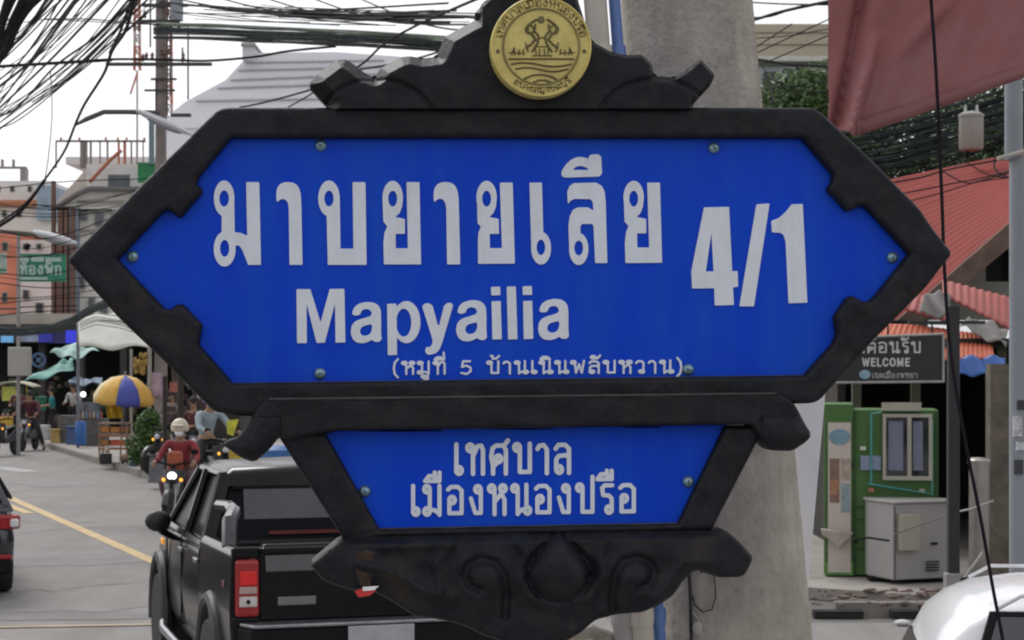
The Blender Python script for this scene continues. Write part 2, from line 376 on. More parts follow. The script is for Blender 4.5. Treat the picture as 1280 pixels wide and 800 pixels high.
# apron under the lower panel with two scrolls and a bud
APR = [(387, 703), (402, 690), (424, 672), (452, 668), (474, 663), (846, 656), (888, 660), (905, 661), (921, 675), (938, 694), (932, 708), (925, 719), (896, 720), (865, 710), (850, 724), (838, 742), (822, 753), (800, 763), (770, 765), (742, 772), (724, 788), (700, 802), (640, 804), (604, 792), (575, 778), (548, 772), (518, 768), (484, 746), (462, 735), (440, 736), (404, 724)]
def spiral(cx, cy, r1, turns, s, a0, r2=6): return [(cx + s * (r1 + (r2 - r1) * t / 40) * cos(a0 + turns * 2 * pi * t / 40), cy + (r1 + (r2 - r1) * t / 40) * sin(a0 + turns * 2 * pi * t / 40)) for t in range(41)]
SPI = [spiral(600, 712, 33, 1.15, -1, R(115)), spiral(782, 710, 33, 1.15, 1, R(115))]
SPI = [[(x, y) for x, y in q] for q in ([(598, 733), (585, 728), (578, 715), (585, 702), (600, 696), (617, 700), (627, 715), (631, 740), (629, 768)], [(794, 731), (807, 726), (814, 713), (807, 700), (792, 694), (775, 698), (765, 713), (761, 738), (762, 760)])]
VEIN = [[(640, 668), (655, 690), (650, 720), (665, 745), (695, 752), (730, 742), (748, 715), (745, 690), (752, 668)],
        [(450, 700), (490, 712), (530, 735), (562, 742)], [(880, 700), (850, 700), (815, 745)], [(560, 680), (545, 700), (548, 735)], [(480, 680), (560, 676)]]
def segd(px, py, a, b):
    ex, ey = b[0] - a[0], b[1] - a[1]; t = max(0, min(1, ((px - a[0]) * ex + (py - a[1]) * ey) / (ex * ex + ey * ey)))
    return math.hypot(px - a[0] - ex * t, py - a[1] - ey * t)
def aprfn(px, py, d):
    y = -.05 + bev(d, 7, .02)
    top = 664 - (px - 474) * .019
    t = py - top
    if t < 14: y += .045 * (1 - max(0, t) / 14)      # sloping upper face
    for q in SPI:
        dd = min(segd(px, py, a, b) for a, b in zip(q[:-1], q[1:]))
        y += .013 * math.exp(-(dd / 5.5) ** 2)
        c = (600, 712) if q is SPI[0] else (782, 710)
        y -= .022 * math.exp(-(math.hypot(px - c[0], py - c[1] - 6) / 30) ** 2)
    for q in VEIN:
        dd = min(segd(px, py, a, b) for a, b in zip(q[:-1], q[1:]))
        y -= .012 * math.exp(-(dd / 7.) ** 2)
    by = (py - 712) / (50 if py < 712 else 37); bx = (px - 696) / (39 * (1 - .85 * max(0, -by) ** 1.5 if by > -1 else .15))
    rr = bx * bx + by * by * (1 if by > 0 else .8)
    if rr < 1: y -= .045 * (1 - rr) ** .8 - .012
    elif rr < 1.7: y += .012 * (1.7 - rr) / .7
    y -= .012 * math.exp(-((px - 470) / 40) ** 2 - ((py - 705) / 22) ** 2) + .012 * math.exp(-((px - 865) / 34) ** 2 - ((py - 690) / 18) ** 2)
    return SP(px, py, y + wob(px, py, .0012))
contour([('+p', smooth(APR))], 2.0, aprfn, lambda x, y: SP(x, y, .035)).build('carved_apron', iron, sign, angle=70)
m = MB(); m.tube([SP(421, 676, -.03), SP(434, 668, -.03), SP(446, 676, -.03)], [.006, .012, .006], 6)
# bare rusty scar on the left end of the apron and the red and white tail of a sticker
contour([('+p', [(446, 690), (458, 684), (468, 688), (466, 708), (462, 728), (450, 728), (444, 712)])], 2, lambda x, y, d: SP(x, y, -.0645 - .001 * min(1, d / 4) + .001 * sin(y * .5)), lambda x, y: SP(x, y, -.03)).build('rust_patch', mat('rust', (.055, .028, .018), .9, .5, 40, .5, col2=(.02, .016, .014), c2amt=.55, c2scale=35), sign)
tg = thing('tape_scrap', 'scrap of red and white tape caught on the lower left carving of the blue sign', 'tape', SO); tg.rotation_euler = SR.to_euler()
m = MB(); m.prism([(443, 735), (452, 731), (470, 733), (462, 740), (448, 742)], -.062, -.058, lambda p, t: SP(p[0], p[1], t)); m.build('red_strip', mat('tape_red', (.55, .03, .03), .5), tg)
m = MB(); m.prism([(453, 729), (473, 728), (467, 733), (453, 734)], -.066, -.0625, lambda p, t: SP(p[0], p[1], t)); m.build('white_strip', mat('tape_white', (.8, .8, .8), .5), tg)
# medallion
mc = (671, 67)
def med(px, py, d):
    r = math.hypot(px - mc[0], py - mc[1]); return SP(px, py, -.088 + bev(d, 3, .008))
contour([('+e', mc[0], mc[1], 62, 62)], 1.6, med, lambda x, y: SP(x, y, -.055)).build('seal_disc', gold, sign)
def seal_relief(ops, name, h=.004, step=.6, m_=golddark):
    contour(ops, step, lambda x, y, d: SP(x, y, -.088 - h * min(1, d / .8)), lambda x, y: SP(x, y, -.087)).build(name, m_, sign)
seal_relief([('+q', mc[0], mc[1], 60, 60, 1.6)], 'seal_rim', m_=gold)
seal_relief([('+q', mc[0], mc[1], 46.5, 46.5, 1.5)], 'seal_ring', m_=mat('gold_line', (.26, .22, .09), .6, metal=.3))
wv = []
def wave(x0, x1, y, a, ph, hw=1.2): return ('+s', [(x0 + (x1 - x0) * i / 16, y + a * sin(ph + i / 16 * pi * 2)) for i in range(17)], hw)
wv = [wave(632, 711, 82, 0, 0, 1.2), wave(635, 708, 89, 2.2, 3.4), wave(640, 704, 95, 2.4, 3.4), ('+s', [(651, 106), (660, 102), (671, 101), (682, 103), (690, 107)], 1.3), ('+s', [(661, 111), (668, 108), (676, 108), (682, 110)], 1.3), wave(648, 698, 117, 0, 0, .5)]
seal_relief(wv, 'seal_waves')
fig = []
for s_ in (-1, 1):                                # two facing figures holding a disc over a town
    fx = lambda v: 672 + s_ * v
    fig += [('+s', [(fx(7), 34), (fx(12), 37), (fx(17), 41), (fx(18), 48), (fx(12), 52), (fx(8), 58), (fx(13), 64), (fx(19), 68)], 1.6), ('+q', fx(15), 46, 5, 5, 1.), ('+s', [(fx(8), 40), (fx(9), 48), (fx(4), 54), (fx(5), 62), (fx(12), 73)], 1.3), ('+s', [(fx(20), 62), (fx(17), 73)], .9),
            ('+s', [(fx(28), 77), (fx(28), 71)], .9), ('+s', [(fx(33), 77), (fx(34), 68), (fx(37), 77)], .8), ('+s', [(fx(40), 74), (fx(24), 75)], .7), ('+s', [(fx(3), 77), (fx(3), 70)], .8), ('+s', [(fx(7), 77), (fx(8), 68)], .8), ('+s', [(fx(22), 77), (fx(23), 70)], .8)]
fig += [('+e', 671, 34, 4.5, 4.5), ('+s', [(660, 78), (684, 78)], .8), ('+s', [(666, 60), (672, 55), (678, 60), (678, 67), (666, 67), (666, 60)], .7)]
seal_relief(fig, 'seal_figures')
def arc_text(txt, a0, a1, rad, h, hw, inward=False):
    Wt = sum(GL[c][0] for c in txt); x = 0; px_ = 0; ops = []; lastw = .7
    sx = abs(a1 - a0) * rad / Wt
    for c in txt:
        w_, op = GL[c]; bx = x if w_ else px_
        def mp(p):
            u = (bx + p[0]) / Wt; a = a0 + (a1 - a0) * u; rr = rad + (-(p[1] - .5) if inward else (p[1] - .5)) * h
            return (mc[0] + rr * cos(a), mc[1] - rr * sin(a))
        for o_ in op:
            if o_[0] == 'l': ops.append(('+s', [mp(p) for p in o_[1]], hw))
            else: q = mp((o_[1], o_[2])); ops.append(('+q', q[0], q[1], 1.2, 1.2, hw))
        if w_: px_ = x; x += w_
    return ops
seal_relief(arc_text('เทศบาลเมืองหนองปรือ', R(168), R(12), 53, 7, .55), 'seal_lettering')
seal_relief(arc_text('อ.บางละมุง'.replace('.', '').replace('ะ', '').replace('ล', 'ล') + 'ชลบุรี', R(232), R(312), 53, 6, .5, True), 'seal_lettering')
for a in (184, -4):
    seal_relief([('+e', mc[0] + 53 * cos(R(a)), mc[1] - 53 * sin(R(a)) + 2, 2.6, 2.6)], 'seal_flower')

# lettering: each big letter its own piece, traced
def Z(ox, oy, k, P): return [(ox + x / k, oy + y / k) for x, y in P]
def ZE(ox, oy, k, cx, cy, rx, ry): return (ox + cx / k, oy + cy / k, rx / k, ry / k)
A1 = (250, 180, 4.85); A2 = (450, 180, 4.85); A3 = (650, 180, 4.85); A4 = (850, 230, 4.706); A5 = (350, 340, 5.715); A6 = (530, 340, 5.715)
LET = []
LET.append([('+e', *ZE(*A1, 147, 330, 62, 108)), ('+e', *ZE(*A1, 150, 637, 66, 106)), ('+p', Z(*A1, [(132, 420), (146, 330), (208, 330), (211, 535), (250, 540), (287, 557), (280, 232), (360, 232), (370, 733), (292, 733), (258, 645), (240, 617), (215, 615), (205, 600), (132, 560)])), ('-e', *ZE(*A1, 147, 331, 29, 49)), ('-e', *ZE(*A1, 150, 633, 28, 51))])
LET.append([('+p', smooth(Z(*A1, [(465, 360), (462, 290), (472, 258), (497, 235), (540, 230), (580, 240), (603, 270), (612, 310), (615, 400), (622, 733), (543, 733), (538, 370), (526, 342), (503, 332), (480, 340)]), 1)), ('+p', Z(*A1, [(540, 400), (615, 400), (622, 733), (543, 733)]))])
LET.append([('+e', *ZE(*A1, 782, 330, 65, 108)), ('+p', Z(*A1, [(768, 438), (780, 330), (847, 330), (852, 635), (930, 635), (925, 232), (1003, 232), (1010, 733), (775, 733)])), ('-e', *ZE(*A1, 782, 331, 28, 48))])
def yo(Aq, cx, poly): return [('+e', *ZE(*Aq, cx, 325, 61.5, 101)), ('+p', Z(*Aq, poly)), ('-e', *ZE(*Aq, cx, 332, 27, 48))]
LET.append(yo(A2, 198, [(136, 320), (142, 470), (165, 500), (148, 540), (142, 600), (145, 730), (370, 730), (360, 232), (282, 232), (290, 633), (217, 633), (215, 545), (272, 545), (272, 455), (213, 443), (240, 420), (255, 380), (260, 330)]))
LET.append([('+p', smooth(Z(*A2, [(448, 360), (445, 290), (457, 256), (482, 235), (525, 230), (565, 240), (588, 272), (597, 320), (607, 730), (528, 730), (523, 380), (511, 344), (490, 330), (465, 337)]))), ('+p', Z(*A2, [(523, 420), (600, 420), (607, 730), (528, 730)]))])
LET.append(yo(A2, 767, [(709, 320), (712, 480), (732, 502), (717, 540), (714, 600), (716, 727), (938, 725), (925, 235), (847, 235), (860, 632), (787, 632), (785, 545), (842, 545), (840, 455), (783, 443), (808, 420), (824, 380), (828, 330)]))
LET.append([('+p', Z(*A3, [(57, 235), (132, 235), (140, 535), (150, 640), (68, 640)])), ('+e', *ZE(*A3, 127, 632, 60, 99)), ('-e', *ZE(*A3, 126, 627, 26, 47))])
LET.append([('+p', Z(*A3, [(290, 365), (285, 290), (300, 255), (325, 238), (460, 235), (495, 255), (512, 290), (518, 350), (528, 722), (455, 722), (445, 500), (438, 485), (375, 485), (365, 500), (365, 545), (372, 640), (298, 640), (293, 500), (300, 440), (320, 400), (350, 385), (410, 385), (445, 405), (440, 350), (425, 335), (330, 333), (305, 345)])), ('+e', *ZE(*A3, 355, 637, 58, 97)), ('-e', *ZE(*A3, 355, 631, 27, 45))])
LET.append([('+p', smooth(Z(*A3, [(250, 170), (262, 145), (290, 110), (330, 83), (370, 78), (405, 87), (418, 95), (415, 65), (490, 62), (497, 197), (265, 205), (250, 190)]))), ('-p', Z(*A3, [(315, 158), (340, 138), (370, 133), (400, 143), (418, 158)]))])
LET.append(yo(A3, 688, [(628, 320), (633, 470), (657, 498), (642, 535), (635, 600), (638, 722), (860, 720), (847, 235), (770, 235), (782, 628), (710, 628), (708, 542), (765, 542), (763, 455), (706, 443), (730, 418), (744, 380), (748, 330)]))
for o_ in LET: o_.append(None)
LET = [[q for q in o_ if q] for o_ in LET]
NUM = [[('+p', Z(*A4, [(140, 138), (287, 135), (305, 513), (337, 512), (340, 605), (310, 608), (315, 712), (203, 715), (200, 613), (70, 615), (65, 515)])), ('-p', Z(*A4, [(183, 285), (197, 515), (150, 515)]))],
       [('+p', Z(*A4, [(448, 120), (525, 115), (433, 720), (348, 720)]))],
       [('+p', Z(*A4, [(655, 120), (720, 118), (747, 698), (637, 702), (620, 340), (607, 300), (585, 287), (540, 285), (535, 218), (580, 200), (620, 165)]))]]
def la(dx, dy, Aq):
    o_ = [(513, 312), (520, 270), (545, 235), (590, 217), (640, 213), (690, 225), (718, 260), (722, 310), (722, 440), (728, 497), (668, 500), (662, 480), (620, 505), (570, 510), (530, 495), (508, 455), (505, 410), (520, 365), (560, 340), (620, 325), (655, 310), (655, 285), (635, 265), (600, 265), (580, 280), (572, 310)]
    i_ = [(660, 370), (655, 425), (635, 450), (600, 458), (575, 445), (570, 415), (585, 390), (625, 378)]
    return [('+p', smooth(Z(*Aq, [(x + dx, y + dy) for x, y in o_]))), ('-p', smooth(Z(*Aq, [(x + dx, y + dy) for x, y in i_])))]
LAT = [[('+p', Z(*A5, [(118, 123), (217, 123), (290, 360), (355, 122), (460, 120), (467, 503), (397, 505), (393, 225), (320, 505), (262, 507), (190, 225), (192, 508), (122, 508)]))],
       la(0, 0, A5),
       [('+e', *ZE(*A5, 903, 358, 100, 150)), ('-e', *ZE(*A5, 884, 362, 54, 100)), ('-p', Z(*A5, [(780, 180), (800, 180), (800, 594), (780, 594)])), ('+p', Z(*A5, [(765, 228), (832, 226), (836, 592), (770, 594)]))],
       [('+p', smooth(Z(*A6, [(-19, 228), (56, 222), (103, 400), (148, 222), (213, 220), (125, 520), (105, 565), (70, 588), (10, 592), (8, 535), (35, 538), (55, 525), (62, 495), (60, 480)])))],
       la(-277, -13, A6),
       [('+p', Z(*A6, [(482, 210), (547, 207), (555, 480), (488, 482)])), ('+p', Z(*A6, [(478, 107), (543, 105), (545, 165), (480, 168)]))],
       [('+p', Z(*A6, [(590, 105), (655, 103), (667, 480), (600, 482)]))],
       [('+p', Z(*A6, [(707, 208), (772, 205), (780, 477), (712, 480)])), ('+p', Z(*A6, [(703, 103), (768, 100), (772, 163), (705, 165)]))],
       la(308, -22, A6)]
def letters(ops, name, step, y=-.0035, m_=white, par=None, fn=None):
    fn = fn or (lambda x, yy, t: SP(x, yy, t))
    return contour(ops, step, lambda a, b, d: fn(a, b, y), lambda a, b: fn(a, b, 0.)).build(name, m_, par or sign)
for o_ in LET + NUM + LAT: letters(o_, 'letter', 1.0)
letters(text_ops('(หมูที่ 5 บ้านเนินพลับหวาน)', 490, 857, 467.5, 15.5, 1.35, rise=-1.5), 'small_lettering', .55)['kind'] = 'stuff'
letters(text_ops('เทศบาล', 567, 720, 592.5, 37, 2.75, rise=-1.5), 'lower_lettering', .7)['kind'] = 'stuff'
letters(text_ops('เมืองหนองปรือ', 513, 801, 643.8, 36.5, 2.6, rise=-3.), 'lower_lettering', .7)['kind'] = 'stuff'
for i, (x, y) in enumerate([(401, 182), (892, 185), (166, 321), (1115, 322), (400, 467), (860, 462), (456, 614), (860, 602)]):
    m = MB(); m.lathe([(.0125, -.001), (.0125, .002), (.0105, .006), (.006, .009), (.0008, .0098)], 14, Matrix.Rotation(R(90), 4, 'X'))
    sc = m.build('screw', steel, sign); sc.location = SP(x, y, -.001)
    d = MB().box((0, -.0098, 0), (.010, .002, .0024), ry=i * .7); q = d.build('slot', mat('slot_dark', (.02, .03, .04), .8), sc)
# brackets to the pole
for z_ in (300, 560):
    a = SP(840, z_, .05)
    m = MB(); m.box((a[0], a[1] + .13, a[2]), (.05, .26, .04)); m.build('bracket', iron, sign)

# ------------------------------------------------------------------ the leaning concrete power pole and its pipes
conc = mat('pole_concrete', (.39, .355, .305), .9, .20, 10, .35, streak=((.16, .14, .12), (14, 14, 3), .55), col2=(.20, .18, .15), c2amt=.44, c2scale=7, bscale=60)
PY = 4.45
def polep(x0, x1, y0=0, y1=800): return at(x0 + (x1 - x0) * (y0 - 0) / 800, y0, PY)
pl = thing('power_pole', 'thick weathered concrete power pole leaning behind the blue sign', 'utility pole', (XX(948, PY), PY, 0))
def pole_quad(z): # centre x and half widths at height z
    py = HOR - (z - CAMH) * F / PY
    l = 785 + (835 - 785) * py / 800; r = 945 + (1020 - 945) * py / 800
    return XX((l + r) / 2, PY), XX(r, PY) - XX(l, PY)
m = MB(); zs = [0, .5, 1, 1.5, 2, 2.4, 2.8, 3.2, 3.8, 5, 7.5]; n = 12
vs = []; ox, oy = pl.location.x, pl.location.y
for z in zs:
    cx, wd = pole_quad(z); h = wd / 2; c_ = .055
    for (a, b) in [(-h + c_, 0), (-h / 2, -.018), (0, -.024), (h / 2, -.018), (h - c_, 0), (h, c_), (h, .25), (h - c_, .28), (0, .28), (-h + c_, .28), (-h, .25), (-h, c_)]:
        vs.append((cx + a - ox, b, z))
fs = [(i * n + k, i * n + (k + 1) % n, (i + 1) * n + (k + 1) % n, (i + 1) * n + k) for i in range(len(zs) - 1) for k in range(n)]
m.add(vs, fs + [tuple(range(n))], None, True); m.build('shaft', conc, pl, angle=60)
# long vertical cable run and a wire loop on the pole
m = MB(); m.tube([at(860, 690, PY - .012), at(863, 745, PY - .012), at(864, 800, PY - .012), at(868, 900, PY - .012)], .0045); tag(m.build('cable', mat('black_rubber', (.012, .012, .014), .5)), 'thin black cable running straight down the face of the concrete pole', 'cable')
m = MB(); m.tube([at(875, 716, PY - .02), at(888, 711, PY - .03), at(893, 722, PY - .03), at(895, 745, PY - .03), at(890, 762, PY - .03), at(878, 765, PY - .02), at(868, 756, PY - .012), at(866, 745, PY - .012)], .0016); tag(m.build('wire_loop', MATS['black_rubber']), 'thin wire loop hanging on the concrete pole below the blue sign', 'wire')
m = MB(); m.tube([at(866, 765, PY - .012), at(873, 775, PY - .015), at(880, 790, PY - .01)], .0025); m.sphere(at(872, 785, PY - .02), .012, 8, (1, .4, 1.4)); tag(m.build('cable_clip', mat('clip', (.35, .33, .3), .7)), 'small pale cable clip beside the wire loop on the pole', 'clip')
cream = mat('pvc_cream', (.50, .46, .38), .45, .1, 6, col2=(.3, .27, .22), c2amt=.35, c2scale=5); bpvc = mat('pvc_blue', (.10, .18, .42), .4, .1, 6)
def pipe(xt, xb, wpx, dy, m_, label, colr=None):
    mm = MB(); pts = [at(xt + (xb - xt) * y / 800, y, PY + dy) for y in (-500, 0, 200, 400, 600, 800, 1200)]
    mm.tube(pts, wpx / 2 / F * PY, 14); o = thing('conduit', label, 'pipe', (0, 0, 0), group='conduits strapped to the concrete pole'); mm.build('pipe', m_, o)
    for y in (68, 380, 770):
        q = at(xt + (xb - xt) * y / 800, y, PY + dy); k = MB(); k.lathe([(wpx / 2 / F * PY + .003, -.02), (wpx / 2 / F * PY + .005, 0), (wpx / 2 / F * PY + .003, .02)], 14); k.build('coupling', m_, o).location = q
pipe(708, 782, 30, -.02, mat('pvc_grey', (.36, .34, .32), .5, .1, 6, col2=(.22, .2, .18), c2amt=.4, c2scale=4), 'greyish plastic conduit nearest the gold seal on the concrete pole')
pipe(744, 803, 29, -.03, cream, 'cream plastic conduit between the grey and the blue conduit on the pole')
pipe(768, 825, 15, -.01, bpvc, 'narrow blue plastic conduit beside the bare concrete of the pole')
m = MB(); m.tube([at(640, 805, PY), at(700, 792, PY - .05), at(740, 790, PY - .05), at(768, 800, PY), at(770, 850, PY)], .018, 8); tag(m.build('bent_pipe', conc), 'bent cement coloured pipe under the bottom edge of the blue sign', 'pipe')
# pale board leaning against the far side of the pole
m = MB(); m.prism([(985, 470), (1033, 470), (1031, 500), (1022, 600), (1014, 690), (1010, 740), (985, 740)], 0, .04, lambda p, t: at(p[0], p[1], PY + .35 + t)); tag(m.build('leaning_board', mat('board_white', (.72, .72, .76), .6, .1, 4)), 'pale tapering board standing against the right side of the concrete pole', 'board')
# ------------------------------------------------------------------ ground, road, pavements
asph = mat('asphalt', (.225, .21, .203), .85, .12, 1.2, .5, col2=(.17, .163, .16), c2amt=.47, c2scale=.35, bscale=60, streak=((.13, .125, .12), (2.2, .25, 1), .55))
pave = mat('pavement_concrete', (.30, .275, .25), .92, .14, .8, .3, col2=(.17, .155, .14), c2amt=.45, c2scale=1.3, bscale=30)
def sheet(name, pts, z, m_, kind='structure'):
    m = MB(); m.add([(p[0], p[1], z) for p in pts], [tuple(range(len(pts)))]); return tag(m.build(name, m_), kind=kind)
sheet('ground', [(-900, -60), (900, -60), (900, 1800), (-900, 1800)], -.006, mat('ground_far', (.13, .125, .115), .95, .2, .1))
RD = Vector((6.56, -17.0, 0)).normalized(); RN = Vector((-RD.y, RD.x, 0))        # along the main street towards the camera
if RN.x < 0: RN = -RN
K0 = gr(55, 557)
def st(s_, n_, z=0): p = K0 + RD * s_ + RN * n_; return (p.x, p.y, z)
sheet('road', [st(-260, -11), st(-260, 0), st(60, 0), st(60, -11)], 0.0, asph)
sheet('side_road', [(st(36, 0)[0] - .5, 18.0), (60, 18.0), (60, 5.6), (1.2, 5.6), st(56, -.3)[:2]], .001, asph)
def kerbed(name, poly, kerbpts, stuffname):
    m = MB(); m.prism(poly, 0, .12, lambda p, t: (p[0], p[1], t)); tag(m.build(name, pave), kind='structure')
far = [st(-260, 0)[:2], st(36.2, 0)[:2], st(38.2, .6)[:2], st(39.0, 2.0)[:2], (5, 18.6), (60, 18.6), (60, 60), st(-260, 60)[:2]]
kerbed('pavement', far, None, 'k')
near = [(-1.2, 2.9), (.3, 2.6), (3.0, 2.8), (9, 3.2), (9, 5.4), (.5, 5.5), (-.6, 5.2), (-1.4, 3.8)]
kerbed('pavement', near, None, 'k')
kerbm = mat('kerb', (.20, .185, .17), .9, .25, 2, .3)
def kerb_run(a, b, n_):
    a = Vector(a); b = Vector(b); d = (b - a); l = d.length / n_; ang = math.atan2(d.y, d.x)
    me = None
    for i in range(n_):
        c = a + d * ((i + .5) / n_)
        if me is None:
            k = MB(); k.box((0, 0, 0), (l - .015, .14, .15)); o = k.build('kerb_stone', kerbm, bevel=0); me = o.data
        else: o = bpy.data.objects.new('kerb_stone', me); C.objects.link(o)
        o.location = (c.x, c.y, .062 + random.uniform(-.004, .004)); o.rotation_euler = (0, 0, ang)
        o.parent = kerb_root
kerb_root = bpy.data.objects.new('kerb', None); C.objects.link(kerb_root); tag(kerb_root, kind='structure')
kerb_run(st(-30, -.07), st(36.2, -.07), 46)
kerb_run((3.1, 18.5, 0), (12, 18.5, 0), 11)
# painted markings
yel = mat('line_yellow', (.50, .37, .19), .8, .18, 3, col2=(.24, .215, .18), c2amt=.43, c2scale=6)
def stripe(name, p, q, wd, z, m_):
    p = Vector((p[0], p[1], 0)); q = Vector((q[0], q[1], 0)); d = (q - p).normalized(); n_ = Vector((-d.y, d.x, 0)) * wd / 2
    m = MB(); m.add([(p - n_), (q - n_), (q + n_), (p + n_)], [(0, 1, 2, 3)]); o = m.build(name, m_); o.location.z = z; return tag(o, kind='structure')
a = gr(0, 617); b = gr(185, 699); d_ = (b - a)
stripe('centre_line', a - d_ * 3, a + d_ * 1.15, .17, .005, yel)
a2 = gr(-40, 612); b2 = gr(36, 642); stripe('centre_line', a2 - (b2 - a2) * 2, b2, .17, .007, yel)
stripe('stop_line', gr(-120, 787), gr(260, 780), .13, .009, mat('line_faded', (.33, .27, .20), .85, .2, 3, col2=(.16, .15, .14), c2amt=.42, c2scale=4))
stripe('stop_line', gr(-60, 796), gr(28, 806), .16, .011, MATS['line_faded'])
stripe('lane_arrow', gr(-40, 580), gr(40, 590), .5, .006, mat('line_white', (.36, .36, .36), .85, .3, 4, col2=(.16, .16, .16), c2amt=.5, c2scale=3))
patchm = mat('asphalt_patch', (.125, .125, .13), .9, .15, 1, .3)
PATCH = 1
def blob(name, cx, cy, rx, ry, z, m_):
    m = MB(); vs = [(cx + rx * cos(t * .4) * (1 + .12 * sin(t * 1.7)), cy + ry * sin(t * .4) * (1 + .1 * cos(t * 2.3)), 0) for t in range(16)]
    m.add(vs, [tuple(range(16))]); o = m.build(name, m_); o.location.z = z; return tag(o, kind='structure')

for k, (px, py, rx, ry) in enumerate(((60, 700, 1.3, .8), (150, 650, .9, 1.4), (40, 770, 1.6, .35), (110, 600, 1.5, 2.2))):
    c_ = gr(px, py); blob('asphalt_patch', c_.x, c_.y, rx, ry, .003 + k * .0004, mat('asphalt_patch%d' % k, [(.20, .195, .19), (.23, .215, .205), (.18, .175, .17), (.22, .21, .205)][k], .88, .14, 2, .5, bscale=60))
random.seed(31)
for k in range(5):
    a_ = gr(random.uniform(-20, 60), random.uniform(640, 780)); P = [a_]
    for _ in range(9): P.append(P[-1] + Vector((random.uniform(.05, .35), random.uniform(-.35, .45), 0)))
    m = MB(); vs = []
    for i, p in enumerate(P): w2 = .012 * random.uniform(.4, 1.3); vs += [p + Vector((0, -w2, 0)), p + Vector((0, w2, 0))]
    m.add(vs, [(2 * i, 2 * i + 2, 2 * i + 3, 2 * i + 1) for i in range(9)]); o_ = m.build('road_crack', mat('crack', (.06, .06, .058), .95)); o_.location.z = .0047; tag(o_, kind='structure')
# ------------------------------------------------------------------ generic props
glassd = mat('glass_dark', (.012, .013, .015), .08, .1, 2, spec=.6)
black = mat('black_trim', (.008, .008, .009), .6, .2, 10, spec=.15)
def localT(o):
    return o
def wheel(par, x, y, r, wd, rim=True):
    """axle along local x"""
    Mx = Matrix.Rotation(R(90), 4, 'Y')
    w_ = bpy.data.objects.new('wheel', None); C.objects.link(w_); w_.parent = par; w_.location = (x, y, r / par.scale[2]); w_.scale = (1, 1 / par.scale[1], 1 / par.scale[2])
    m = MB(); m.lathe([(r * .66, -wd / 2), (r * .93, -wd / 2), (r, -wd * .34), (r, wd * .34), (r * .93, wd / 2), (r * .66, wd / 2), (r * .62, 0)], 22, Mx); m.build('tyre', mat('tyre', (.02, .02, .021), .85, .2, 30, .3), w_)
    m = MB(); m.lathe([(.01, -wd * .3), (r * .2, -wd * .36), (r * .64, -wd * .42), (r * .66, -wd * .2), (r * .66, wd * .2), (r * .64, wd * .42), (r * .2, wd * .36), (.01, wd * .3)], 22, Mx)
    m.build('rim', mat('rim', (.10, .10, .105), .4, .2, 10, metal=.7), w_)
    for k in range(6):
        a = k * pi / 3; s_ = MB(); s_.box((0, 0, 0), (wd * .95, r * .12, r * .6), rx=0); q = s_.build('spoke', mat('spoke', (.26, .26, .27), .35, .1, 10, metal=.8), w_) if k < 0 else None
    return w_

# ------------------------------------------------------------------ black pickup
paint = mat('pickup_paint', (.004, .0045, .006), .2, .12, 3, coat=.14, spec=.2)
PA = R(17)
pk = thing('pickup_truck', 'black pickup truck with raised red tail lights driving away below the sign', 'pickup truck', (XX(290, 11.8), 11.8, 0), PA); pk.scale = (1, .9, 1.07)
def shell(m, secs, cap=True):
    """secs: list of closed rings with equal counts"""
    n = len(secs[0]); vs = [p for s_ in secs for p in s_]
    fs = [(i * n + k, i * n + (k + 1) % n, (i + 1) * n + (k + 1) % n, (i + 1) * n + k) for i in range(len(secs) - 1) for k in range(n)]
    if cap: fs += [tuple(range(n)), tuple((len(secs) - 1) * n + k for k in range(n))]
    m.add(vs, fs, None, True); return m
W_ = 1.86
def bodyring(y, zb, zt, inx, r=.06):
    x0, x1 = inx, W_ - inx
    return [(x0 + .05, y, zb), (x0, y, zb + .12), (x0 - .015, y, (zb + zt) / 2), (x0 + .0, y, zt - .12), (x0 + .05, y, zt - .015), (x0 + .1, y, zt), (x1 - .1, y, zt), (x1 - .05, y, zt - .015), (x1, y, zt - .12), (x1 + .015, y, (zb + zt) / 2), (x1, y, zb + .12), (x1 - .05, y, zb)]
m = MB(); shell(m, [bodyring(1.62, .42, 1.13, .02), bodyring(2.4, .40, 1.14, .01), bodyring(3.4, .40, 1.12, .01), bodyring(3.75, .42, 1.10, .02), bodyring(4.5, .45, 1.06, .04), bodyring(5.0, .48, .98, .08), bodyring(5.18, .52, .80, .16)])
m.build('cab_body', paint, pk, angle=55)
# bed: left and right walls, floor, front wall
for x0, x1 in ((0.0, .12), (W_ - .12, W_)):
    m = MB(); m.prism([(x0, .60), (x0 - (.012 if x0 == 0 else 0), .85), (x0, 1.17), (x0 + .03, 1.21), (x1 - .03, 1.21), (x1, 1.17), (x1 + (0 if x0 == 0 else .012), .85), (x1, .6)], .03, 1.60, lambda p, t: (p[0], t, p[1] - .02 * t))
    m.build('bed_wall', paint, pk, bevel=.015)
m = MB(); m.bbox(.12, W_ - .12, .06, 1.6, .62, .68); m.bbox(.12, W_ - .12, 1.5, 1.56, .68, 1.12); m.build('bed_floor', black, pk)
